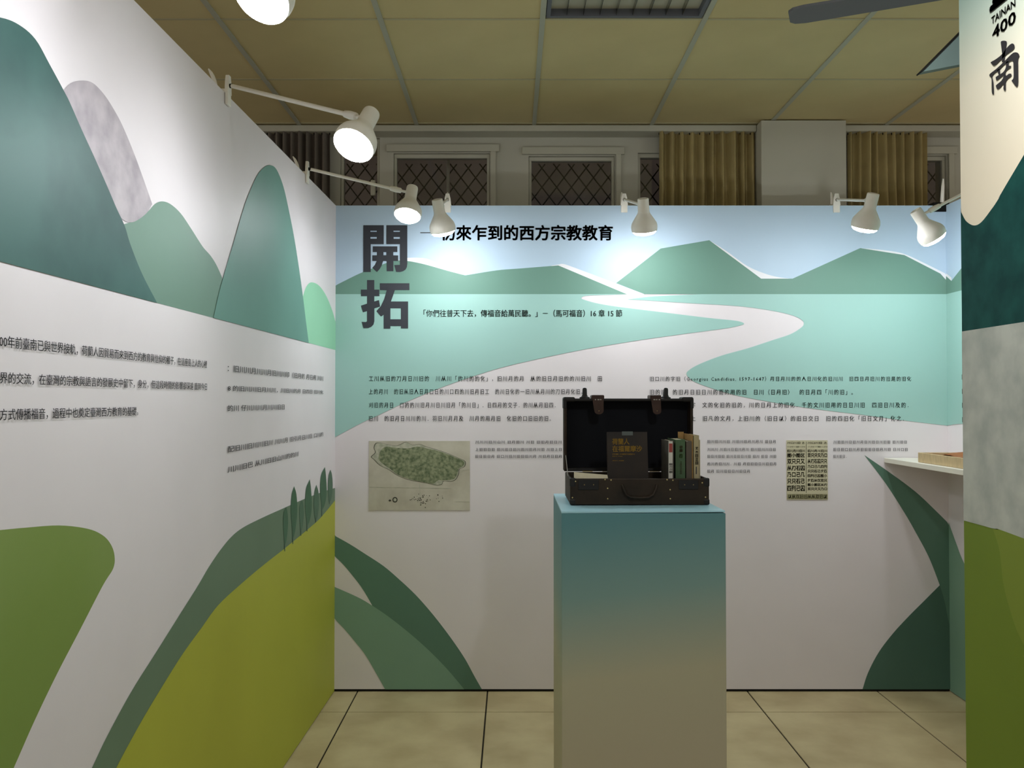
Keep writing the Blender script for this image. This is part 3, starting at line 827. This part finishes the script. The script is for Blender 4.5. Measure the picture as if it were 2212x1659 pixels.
pan_text('400', 2145, 2196, 60, 87, .02)

# triangular board whose tip shows beyond the panel
ta, tb, tc = at(1990, 157, 2.06), at(2076, 70, 2.06), at(2076, 140, 2.06)
wing = thing('wing_board', (PX, 2.06, 0), 'sloping blue grey board with dark edge high behind the tall display panel', 'board')
M_wing = mat('wing_blue', rgb(104, 122, 118), 0.6, 0.05, 4)
ex = ta + (tb - ta) * 2.1; ex2 = ta + (tc - ta) * 2.1
mb = MB()
vs = [(p.x, 2.055, p.z) for p in (ta, ex, ex2)] + [(p.x, 2.075, p.z) for p in (ta, ex, ex2)]
mb.add(vs, [(0, 1, 2), (5, 4, 3), (0, 3, 4, 1), (1, 4, 5, 2), (2, 5, 3, 0)])
mb.build('face_board', M_wing, wing)
d = (ex - ta).normalized(); nrm = Vector((-d.z, 0, d.x))
mb = MB(); e = .0035
q = [ta - d * .002, ex, ex + nrm * e, ta - d * .002 + nrm * e]
vs = [(p.x, 2.052, p.z) for p in q] + [(p.x, 2.078, p.z) for p in q]
mb.add(vs, [(0, 1, 2, 3), (7, 6, 5, 4), (0, 4, 5, 1), (1, 5, 6, 2), (2, 6, 7, 3), (3, 7, 4, 0)])
mb.build('edge_strip', M_black, wing)
MB().box(PX + .0405, PX + .07, 2.0555, 2.0745, 0, ex2.z + .0).build('post', M_wing, wing)

# ------------------------------------------------------------------ plinth
PZ = 1.0105
f0, f1 = at(1213, 1103, 2.6), at(1567.5, 1103, 2.6)
py0, py1 = 2.6, 3.1
pr = thing('plinth', ((f0.x + f1.x) / 2, (py0 + py1) / 2, 0), 'tall square plinth fading from teal to beige, standing on the tiles', 'plinth')
M_pl = mat_grad('plinth_gradient', [(0, rgb(182, 172, 148)), (.42, rgb(176, 172, 146)), (.72, rgb(122, 152, 146)), (1, rgb(86, 132, 138))], .18, 1.0, kx=-.12)
M_ptop = mat('plinth_top_teal', rgb(164, 208, 220), 0.35, 0.02, 3)
MB().box(f0.x, f1.x, py0, py1, 0, PZ - .007, b=.0015, seg=1).build('body', M_pl, pr)
tb_ = MB()
xa, xb = f0.x + .0005, f1.x - .002
tb_.add([(xa, py0, PZ - .0068), (xb, py0, PZ - .0035), (xb, py1, PZ - .0068), (xa, py1, PZ - .0068), (xa, py0, PZ - .0018), (xb, py0, PZ + .0006), (xb, py1, PZ - .0018), (xa, py1, PZ - .0018)],
        [(3, 2, 1, 0), (4, 5, 6, 7), (0, 1, 5, 4), (1, 2, 6, 5), (2, 3, 7, 6), (3, 0, 4, 7)])
tb_.build('top_board', M_ptop, pr)

# ------------------------------------------------------------------ suitcase
SZ = PZ + .0008
sx0, sx1, sy0, sy1 = .184, .624, 2.745, 3.005
SH = .083
cs = thing('suitcase', ((sx0 + sx1) / 2, (sy0 + sy1) / 2, SZ), 'open dark brown leather suitcase with raised lid, standing on the plinth', 'suitcase')
t = .008
body_ = MB()
body_.box(sx0, sx1, sy0, sy1, SZ, SZ + t, b=.003)
body_.build('base', M_leather, cs)
side = MB()
side.box(sx0, sx1, sy0, sy0 + t, SZ + .004, SZ + SH, b=.003)
fr_ = side.build('front_panel', M_leather, cs)
MB().box(sx0, sx1, sy1 - t, sy1, SZ + .004, SZ + SH, b=.003).build('rear_panel', M_leather, cs)
for x in (sx0, sx1 - t):
    MB().box(x, x + t, sy0 + .004, sy1 - .004, SZ + .004, SZ + SH, b=.003).build('side_panel', M_leather, cs)
MB().box(sx0 + t, sx1 - t, sy0 + t, sy1 - t, SZ + t, SZ + t + .002).build('lining', M_lining, cs)
for x0_, x1_ in ((sx0 - .0015, sx0 + .018), (sx1 - .018, sx1 + .0015)):
    MB().box(x0_, x1_, sy0 - .0015, sy0 + .012, SZ, SZ + .018, b=.004).build('corner_cap', M_casetrim, cs)
    MB().box(x0_, x1_, sy0 - .0015, sy0 + .012, SZ + SH - .026, SZ + SH + .0015, b=.004).build('corner_cap', M_casetrim, cs)
# lid, opened upright
lz0, lz1 = SZ + SH + .002, 1.3485
ly0, ly1 = sy1 - .004, sy1 + .056
lid = MB().box(sx0 - .004, sx1 + .004, ly1 - .006, ly1, lz0, lz1, b=.003).build('lid', M_leather, cs)
MB().box(sx0 + .006, sx1 - .006, ly1 - .009, ly1 - .0062, lz0 + .010, lz1 - .010).build('lid_lining', M_lining, lid)
for bx in ((sx0 - .004, sx0 + .0062, lz0, lz1), (sx1 - .0062, sx1 + .004, lz0, lz1)):
    MB().box(bx[0], bx[1], ly0, ly1 - .005, bx[2], bx[3], b=.003).build('lid_side', M_leather, lid)
MB().box(sx0 - .003, sx1 + .003, ly0, ly1 - .005, lz1 - .010, lz1, b=.003).build('lid_rim', M_casetrim, lid)
MB().box(sx0 - .003, sx1 + .003, ly0, ly1 - .005, lz0, lz0 + .010, b=.003).build('lid_rim', M_casetrim, lid)
for x0_, x1_ in ((sx0 - .006, sx0 + .035), (sx1 - .035, sx1 + .006)):
    c = MB()
    c.box(x0_, x1_, ly0 - .002, ly1 + .001, lz1 - .012, lz1 + .005, b=.006, seg=3)
    if x0_ < .3: c.box(x0_, x0_ + .012, ly0 - .002, ly1 + .001, lz1 - .036, lz1, b=.004)
    else: c.box(x1_ - .012, x1_, ly0 - .002, ly1 + .001, lz1 - .036, lz1, b=.004)
    c.build('lid_corner_cap', M_casetrim, lid)
def lidx(px): return at(px, 860, sy1).x
for px in (1264, 1440):
    x = lidx(px)
    c = MB().lathe([(0, .018), (.004, .018), (.006, .012), (.013, .0085), (.032, .0078), (.036, .006), (.0375, .002)], (x, sy1 + .02, lz1), (.04 if px > 1300 else 0, 0, 1), n=16, cap0=True, cap1=True)
    c.build('clasp_peg', M_casetrim, lid, smooth=True)
for px0, px1, pxb0, pxb1 in ((1278, 1305, 1283, 1303), (1404, 1428, 1409, 1427)):
    xa, xb = lidx(px0), lidx(px1); xc, xd = lidx(pxb0), lidx(pxb1)
    s = MB().box(xa, xb, ly0 - .004, ly1 + .004, lz1 - .006, lz1 + .012, b=.004)
    st = s.build('strap', M_leather2, lid)
    zb = at(1106, 895, ly0).z; zm = at(1106, 868, ly0).z
    mid = (xc + xd) / 2; hw = (xd - xc) / 2
    poly = [(xa + .003, lz1 + .004), (xa + .003, zm)] + [(mid - hw * math.cos(a), zb + hw * .8 - hw * .8 * math.sin(a)) for a in [math.pi * k / 10 for k in range(11)]] + [(xb - .003, zm), (xb - .003, lz1 + .004)]
    Mx = Matrix(((1, 0, 0, 0), (0, 0, 1, ly0 - .009), (0, 1, 0, 0), (0, 0, 0, 1)))
    MB().prism(poly, Mx, .004).build('strap_tongue', M_leather2, st)
    mk = MB()
    rnd = random.Random(px0)
    for k in range(3):
        x = xa + .010 + k * .009
        mk.box(x, x + rnd.uniform(.004, .007), ly0 - .0098, ly0 - .009, lz1 - .006, lz1 - .002)
    mk.build('strap_highlight', M_pole, st)  # pale bars put in for the white highlights on the strap
    MB().lathe([(0, .0016), (.0012, .001)], (mid, ly0 - .009, zb + .012), (0, -1, 0), n=10, cap0=True, cap1=True).build('rivet', M_brass, st)
# straight stay at the left of the lid
p0, p1 = at(1222, 983, sy1 - .002), at(1227, 1028, sy0 + .08)
MB().tube([p0, p1], .0012, 6).build('lid_stay', M_pole, cs)
for px0, px1 in ((1258, 1280), (1301, 1311), (1403, 1425)):
    xa, xb = at(px0, 1020, sy1 - .006).x, at(px1, 1020, sy1 - .006).x
    zc = SZ + SH + .001
    MB().box(xa, xb, sy1 - .010, sy1 - .005, zc, zc + .0025).build('hinge', M_brass, cs)
# front fittings
def sf(px, py): return at(px, py, sy0)
for px0, px1, py0_, py1_ in ((1249, 1293, 1036, 1058), (1466, 1508, 1037, 1057)):
    a, c = sf(px0, py1_), sf(px1, py0_)
    lk = MB().box(a.x, c.x, sy0 - .003, sy0 - .0002, a.z, c.z, b=.001, seg=1).build('lock_plate', M_casetrim, cs)
    for dx in (.3, .75):
        x = a.x + (c.x - a.x) * dx; z = (a.z + c.z) / 2
        MB().lathe([(0, .0018), (.0015, .001)], (x, sy0 - .003, z), (0, -1, 0), n=10, cap0=True, cap1=True).build('lock_rivet', M_brass, lk)
for px, py in ((1243, 1040), (1236.5, 1075), (1307, 1036), (1312.5, 1055), (1312.5, 1077.5), (1320, 1037), (1441, 1036.5), (1453.5, 1037.5), (1447.5, 1058), (1448, 1077.5), (1517, 1043), (1524, 1074)):
    p = sf(px, py)
    MB().lathe([(0, .0024), (.0012, .0022), (.002, .001)], (p.x, sy0 + .0004, p.z), (0, -1, 0), n=12, cap0=True, cap1=True).build('rivet', M_brass, cs, smooth=True)
hp = [(1344, 1047), (1347, 1056), (1352, 1068), (1362, 1074), (1380, 1075), (1400, 1074), (1411, 1068), (1416, 1056), (1419, 1047)]
MB().tube([(lambda p: (p.x, sy0 - .007 if 0 < i < 8 else sy0 + .001, p.z))(sf(*q)) for i, q in enumerate(hp)], .004, 10).build('handle', M_leather, cs, smooth=True)

# ------------------------------------------------------------------ books in the suitcase
BZ = SZ + t + .0024
def book(name, x0, x1, y0, y1, h, cover, label, spine_marks=(), tilt=0.0, pages=M_paper):
    root = thing(name, ((x0 + x1) / 2, (y0 + y1) / 2, BZ), label, 'book', 'books standing in the suitcase')
    w = .0016
    MB().box(x0, x0 + w, y0, y1, BZ, BZ + h).build('cover', cover, root)
    MB().box(x1 - w, x1, y0, y1, BZ, BZ + h).build('cover', cover, root)
    MB().box(x0, x1, y0 - .001, y0 + w, BZ, BZ + h, b=.0006, seg=1).build('spine', cover, root)
    MB().box(x0 + w, x1 - w, y0 + w, y1 - .003, BZ + .002, BZ + h - .002).build('pages', pages, root)
    Pl = Plane((x0, y0 - .001, 0), (1, 0, 0), (0, -1, 0), 0, x1 - x0, 3)
    for li, (px0, py0_, px1, py1_, m, txt) in enumerate(spine_marks):
        if txt is None:
            shape(Pl, root, 'spine_patch', K((px0, py0_), (px1, py0_), (px1, py1_), (px0, py1_)), m, 1 + li, clamp=False)
        else:
            n = len(txt); hh = (py1_ - py0_) / n
            for k, chx in enumerate(txt):
                lettering(Pl, root, chx, px0, px1, py0_ + k * hh + hh * .08, py0_ + (k + 1) * hh - hh * .08, m, layer=4, off=.03, res=1, name='spine_lettering')
    return root
YS = 2.80
def bx_(px): return at(px, 990, YS).x
def bh(py): return at(1106, py, YS).z - BZ
M_bk_grey = mat('book_grey_cloth', rgb(74, 70, 62), 0.7, 0.15, 30)
M_bk_green = mat('book_green', rgb(74, 96, 68), 0.6, 0.05, 20)
M_bk_taupe = mat('book_taupe', rgb(86, 78, 68), 0.7, 0.05, 20)
M_bk_cream = mat('book_cream', rgb(168, 156, 122), 0.7, 0.05, 20)
M_bk_tan = mat('book_tan', rgb(160, 128, 80), 0.7, 0.08, 20)
M_spine_w = mat('book_white_spine', rgb(196, 192, 180), 0.6, 0.03, 20)
M_red = mat('spine_red', rgb(150, 70, 64), 0.6)
M_red2 = mat('spine_rust', rgb(130, 76, 56), 0.6)
M_lime = mat('spine_lime', rgb(140, 180, 90), 0.6)
M_palei = mat('spine_pale_ink', rgb(190, 196, 150), 0.6)
bk = book('grey_book', bx_(1443), bx_(1453.5), YS - .015, YS + .13, bh(952), M_bk_grey, 'grey clothbound book with white spine and red spine patch, in the suitcase',
     ((1444, 953, 1453, 1035, M_spine_w, None), (1445, 958, 1452.5, 977, M_red, None), (1445.5, 1000, 1452, 1022, M_ink2, '旧川川旧')))
book('green_book', bx_(1459), bx_(1480), YS, YS + .14, bh(949.5), M_bk_green, 'dark green book with pale spine lettering, standing in the suitcase',
     ((1468, 962, 1474, 977, M_red2, '印目'), (1467.5, 980, 1474, 990, M_lime, '四'), (1469, 996, 1473, 1024, M_palei, '工旧印旧日旧')))
book('taupe_book', bx_(1482), bx_(1494), YS, YS + .13, bh(953), M_bk_taupe, 'plain taupe book beside the green book in the suitcase')
book('cream_book', bx_(1499), bx_(1510.5), YS + .002, YS + .15, bh(940.5), M_bk_cream, 'tall cream book with dark spine lettering, in the suitcase',
     ((1502, 964, 1508, 1004, M_ink2, '丈大日正日'), (1503, 1008, 1505, 1024, M_ink2, None)), pages=M_paper)
book('pale_book', at(1511, 990, YS + .03).x - .0, .6145, YS + .03, YS + .14, bh(951), M_paper, 'thin pale book at the end of the row in the suitcase')
# tan folder behind taupe book
root = thing('tan_folder', (bx_(1490), YS + .07, BZ), 'tan card folder rising above the taupe book in the suitcase', 'folder')
MB().box(bx_(1495.2), bx_(1498), YS + .006, YS + .15, BZ, bh(939.5) + BZ, b=.0004, seg=1).build('cover', M_bk_tan, root)
MB().box(bx_(1482), bx_(1495), YS + .135, YS + .138, BZ, bh(936) + BZ).build('flap', M_bk_tan, root)

# dark book facing the room
YB = 2.86
a, c = at(1311, 933, YB + .02), at(1398, 931, YB + .02)
bw = c.x - a.x; bhh = a.z - BZ
fb = thing('dark_book', ((a.x + c.x) / 2, YB, BZ), 'dark brown book with gold title lettering, leaning face out in the suitcase', 'book', 'books standing in the suitcase')
M_cov = mat('dark_cover', rgb(30, 25, 22), 0.5, col2=rgb(50, 40, 30), scale=6)
lean = math.atan2(.035, bhh)
hL = bhh / math.cos(lean)
Mx = Matrix.Translation((a.x, YB - .014, BZ)) @ Matrix.Rotation(-lean, 4, 'X')
def slab(x0, x1, y0, y1, z0, z1, b=0):
    return MB().obox(Mx @ Matrix.Translation(((x0 + x1) / 2, (y0 + y1) / 2, (z0 + z1) / 2)), x1 - x0, y1 - y0, z1 - z0, b)
slab(0, bw, 0, .002, .0005, hL).build('front_cover', M_cov, fb)
slab(0, bw, .016, .018, .0005, hL).build('back_cover', M_cov, fb)
slab(0, .002, .002, .016, .0005, hL).build('spine', M_cov, fb)
slab(.002, bw - .003, .002, .016, .003, hL - .003).build('pages', M_paper, fb)
class LPlane(Plane):
    pass
un = (Mx.to_3x3() @ Vector((0, -1, 0)))
def on_cover(px0, py0_, px1, py1_, txt, m, off=.01):
    """cover coordinates from photo pixels: fractions of the cover rectangle"""
    fx0, fx1 = (px0 - 1311) / 87 * bw, (px1 - 1311) / 87 * bw
    k = hL / bhh
    z0_, z1_ = (at(1106, py1_, YB).z - BZ) * k, (at(1106, py0_, YB).z - BZ) * k
    if txt is None:
        vs, fs = [(0, 0), (1, 0), (1, 1), (0, 1)], [(0, 1, 2, 3)]
    else: vs, fs = glyphs(txt, off, 2)
    ax, bx2 = min(v[0] for v in vs), max(v[0] for v in vs); ay, by = min(v[1] for v in vs), max(v[1] for v in vs)
    mb = MB(); mb.add([Mx @ Vector((fx0 + (v[0] - ax) / (bx2 - ax) * (fx1 - fx0), -.0005, z0_ + (v[1] - ay) / (by - ay) * (z1_ - z0_))) for v in vs], fs)
    build_facing(mb, 'cover_lettering' if txt else 'cover_patch', m, fb, un)
on_cover(1322, 947.5, 1359, 961, '荷蘭人', M_gold, .02)
on_cover(1322, 963, 1386, 976.5, '在福爾摩沙', M_gold, .02)
on_cover(1322, 980, 1370, 983, '川旧 川旧川旧川', M_gold, .03)
on_cover(1322, 985, 1343, 987, '旧川 川旧', M_gold, .02)
on_cover(1322, 994.5, 1346, 996.5, '旧川 川旧', M_gold, .03)
on_cover(1343.5, 932.5, 1367, 941, None, mat('cover_sticker', rgb(86, 92, 88), .5))
# cream leaflet lying against the front edge
lf = MB()
q = [at(1240, 1020, 2.79), at(1312, 1026, 2.82), at(1320, 1046, 2.80), at(1240, 1046, 2.775)]
q = [Vector(p) for p in q]
q[2].z = q[3].z = BZ + .01
vs = q + [p + Vector((0, .004, 0)) for p in q]
lf.add(vs, [(0, 1, 2, 3), (7, 6, 5, 4), (0, 4, 5, 1), (1, 5, 6, 2), (2, 6, 7, 3), (3, 7, 4, 0)])
tag(lf.build('leaflet', M_paper), 'cream paper leaflet propped behind the front edge of the suitcase', 'leaflet')

# ------------------------------------------------------------------ shelf with tray
s0 = at(1911, 989, Y_BACK - .01)
sh = thing('wall_shelf', (X_R - .15, Y_BACK - .5, s0.z - .024), 'white wall shelf jutting from the short partition wall', 'shelf')
MB().box(s0.x, X_R - .004, Y_BACK - .95, Y_BACK - .004, s0.z - .022, s0.z, b=.0015, seg=1).build('board', M_shelf, sh)
for y in (Y_BACK - .02, Y_BACK - .9):
    MB().box(X_R - .09, X_R - .004, y - .008, y + .008, s0.z - .034, s0.z - .0225).build('bracket', M_black, sh)
ty = 3.62
t0 = at(1990, 1000, ty + .1)
tr = thing('tray', (t0.x + .1, ty, s0.z), 'low plywood tray holding brown card, on the white wall shelf', 'tray')
tx0, tx1, ty0, ty1 = 1.742, X_R - .03, 3.30, 3.72
e = .008; hh = .042
for bx in ((tx0, tx0 + e, ty0, ty1), (tx1 - e, tx1, ty0, ty1), (tx0 + e, tx1 - e, ty0, ty0 + e), (tx0 + e, tx1 - e, ty1 - e, ty1)):
    MB().box(bx[0], bx[1], bx[2], bx[3], s0.z + .0008, s0.z + hh, b=.001, seg=1).build('tray_side', M_ply, tr)
MB().box(tx0 + e, tx1 - e, ty0 + e, ty1 - e, s0.z + .0008, s0.z + .006).build('tray_base', M_ply, tr)
bc = MB(); vs = []; N = 10
for i in range(N + 1):
    for j in range(N + 1):
        vs.append((tx0 + .012 + (tx1 - tx0 - .024) * i / N, ty0 + .012 + (ty1 - ty0 - .024) * j / N, s0.z + .036 + .010 * math.sin(i * .6 + j * .4) + .004 * math.sin(j * 1.7)))
fs = [(i * (N + 1) + j, (i + 1) * (N + 1) + j, (i + 1) * (N + 1) + j + 1, i * (N + 1) + j + 1) for i in range(N) for j in range(N)]
bc.add(vs, fs)
o = bc.build('card_filling', M_brown, tr)
md = o.modifiers.new('thick', 'SOLIDIFY'); md.thickness = .003

# ------------------------------------------------------------------ clip lamps
def lamp(clamp_at, wall_n, head, axis, label, power=1.0):
    """clamp_at: point on a wall's top edge; head: top centre of the shade neck; axis: pointing direction of the lamp"""
    C = Vector(clamp_at); H = Vector(head); A = Vector(axis).normalized(); N = Vector(wall_n).normalized()
    root = thing('clip_lamp', C, label, 'lamp', 'white clip lamps on the partition walls')
    U = Vector((0, 0, 1)); S = U.cross(N)
    Mw = Matrix((S, N, U)).transposed().to_4x4(); Mw.translation = C
    # clamp: wedge body astride the wall top with a lever
    prof = [(-.017, -.004), (.017, -.004), (.013, .03), (.008, .05), (-.008, .05), (-.013, .03)]
    front = MB().prism(prof, Mw @ Matrix(((1, 0, 0, 0), (0, 0, 1, .0006), (0, 1, 0, .004), (0, 0, 0, 1))), .010)
    front.build('clamp_jaw', M_lamp, root)
    MB().obox(Mw @ Matrix.Translation((0, .0055, -.016)), .030, .009, .036, .002).build('clamp_pad', M_lamp, root)
    MB().obox(Mw @ Matrix.Translation((0, -TH_W - .0055, -.012)), .030, .009, .05, .002).build('clamp_pad', M_lamp, root)
    MB().obox(Mw @ Matrix.Translation((0, -TH_W / 2, .0064)), .028, TH_W + .02, .012, .003).build('clamp_bridge', M_lamp, root)
    lv = []
    for k in range(6):
        q = k / 5
        lv.append(Mw @ Vector((-.008 + .004 * q, -.030 - .022 * q * q, .012 + .062 * q)))
    MB().tube(lv, [.007, .007, .0065, .006, .005, .002], 8).build('clamp_lever', M_lamp, root, smooth=True)
    piv = Mw @ Vector((0, .016, .024))
    MB().lathe([(0, .0065), (.010, .0065), (.012, .004)], piv - N * .006, N, n=14, cap0=True, cap1=True).build('pivot', M_wire, root, smooth=True)
    att = H + A * .030
    d = (att - piv); L = d.length; d.normalize()
    side_r = .024
    end = att - d * side_r
    j0 = end - d * .062; j1 = end - d * .016
    MB().tube([piv, j0 + d * .01], .0062, 12).build('arm', M_lamp, root, smooth=True)
    MB().tube([j0 - d * .004, j0, j0 + d * .02, j1 - d * .004, j1], [.006, .0095, .0115, .0105, .006], 12).build('arm_sleeve', M_lamp, root, smooth=True)
    MB().tube([j1 - d * .004, end + d * .004], .0055, 10).build('swivel', M_lamp, root, smooth=True)
    R0 = .0235
    outer = [(.004, R0 - .003), (.0, R0 - .006), (.002, R0 - .001), (.007, R0), (.056, R0 + .0005), (.064, R0 + .003), (.085, .040), (.103, .0515), (.112, .0545), (.122, .0555), (.138, .0535)]
    inner = [(.138, .0515), (.122, .0535), (.103, .0495), (.085, .038), (.070, R0)]
    MB().lathe(outer + inner, H, A, n=40, cap0=True, cap1=True).build('shade', M_lamp, root, smooth=True)
    hole = A.orthogonal().normalized()
    MB().lathe([(0, .048), (.006, .0498), (.014, .048), (.021, .040), (.025, .026), (.0265, .010), (.0267, .001)], H + A * .1295, A, n=36, cap0=True, cap1=True).build('bulb', bulb_mat(power), root, smooth=True)
    return root

def ltop(px, py):       # point on the left wall's top edge under that pixel
    d = ray(px, py); s = (WALL_H - CAM_H) / d.z
    y = d.y * s
    u = (y - Y_BACK) / ldir.y
    return P_L.pt(u, WALL_H)
def btop(px): 
    p = at(px, 443, Y_BACK); return Vector((p.x, Y_BACK, WALL_H))

c2 = ltop(488, 203); c3 = ltop(661, 378)
h2 = at(803, 243, 2.28); h3 = at(891, 404, 3.50)
off2 = h2 - c2
c1_ = P_L.pt((1.70 - Y_BACK), WALL_H); 
ctr1 = at(563, -4, 1.56)
ax2 = Vector((-.25, -.54, -.80)).normalized()
lamp(c1_, lnor, ctr1 - ax2 * .14, ax2, 'white clip lamp over the teal mountain print, glowing downwards at the long wall', 1.0)
c0_ = P_L.pt((.80 - Y_BACK), WALL_H)
lamp(c0_, lnor, ctr1 + Vector((-.02, -.9, 0)) - ax2 * .14, ax2, 'white clip lamp on the long wall at the end away from the title wall', .8)
lamp(c2, lnor, h2, ax2, 'white clip lamp with long arm and full bright face, above the dome hill print', 1.0)
lamp(c3, lnor, h3, Vector((-.10, -.36, -.90)), 'white clip lamp on a long arm near the corner of the two mural walls', .8)
h4 = at(944, 430, 3.62); h5 = at(1389, 428, 3.62); h6 = at(1887, 417, 3.42); h7 = at(1977, 454, 3.50)
lamp(btop(967), (0, -1, 0), h4, Vector((.16, .36, -.92)), 'white clip lamp hanging over the black title lettering', 1.0)
lamp(btop(1348), (0, -1, 0), h5, Vector((.10, .38, -.95)), 'white clip lamp whose clamp sits by the window next to the olive curtain', 1.0)
lamp(btop(1806), (0, -1, 0), h6, Vector((-.12, .38, -.95)), 'white clip lamp with sideways arm before the curtain above the shelf corner', 1.1)
lamp(Vector((X_R, 3.42, WALL_H)), (-1, 0, 0), h7, Vector((.52, .10, -.70)), 'tilted white clip lamp reaching in from the short wall above the shelf', 1.0)
lamp(Vector((PX, 1.30, PAN_H)), (-1, 0, 0), Vector((PX - .40, 1.34, PAN_H - .05)), Vector((.25, .15, -.95)), 'white clip lamp on top of the tall display panel with brush lettering', 2.6)
# spare clip lever at the wall corner
q = at(2040, 441, Y_BACK)
sp = thing('spring_clip', (q.x - .03, Y_BACK, WALL_H), 'white spring clip with curved lever on the wall corner', 'clip')
MB().box(q.x - .055, q.x + .02, Y_BACK - .008, Y_BACK - .0005, WALL_H - .03, WALL_H + .012, b=.002).build('jaw', M_black, sp)
MB().box(q.x - .055, q.x + .02, Y_BACK - .004, Y_BACK + TH_W + .006, WALL_H + .0008, WALL_H + .014, b=.002).build('bridge', M_black, sp)
MB().tube([(q.x - .006, Y_BACK + .01, WALL_H + .012), (q.x - .009, Y_BACK, WALL_H + .05), (q.x - .012, Y_BACK - .012, WALL_H + .09), (q.x - .014, Y_BACK - .02, WALL_H + .12)], [.009, .008, .007, .003], 8).build('lever', M_lamp, sp, smooth=True)

bpy.data.objects.remove(_fo, do_unlink=True)
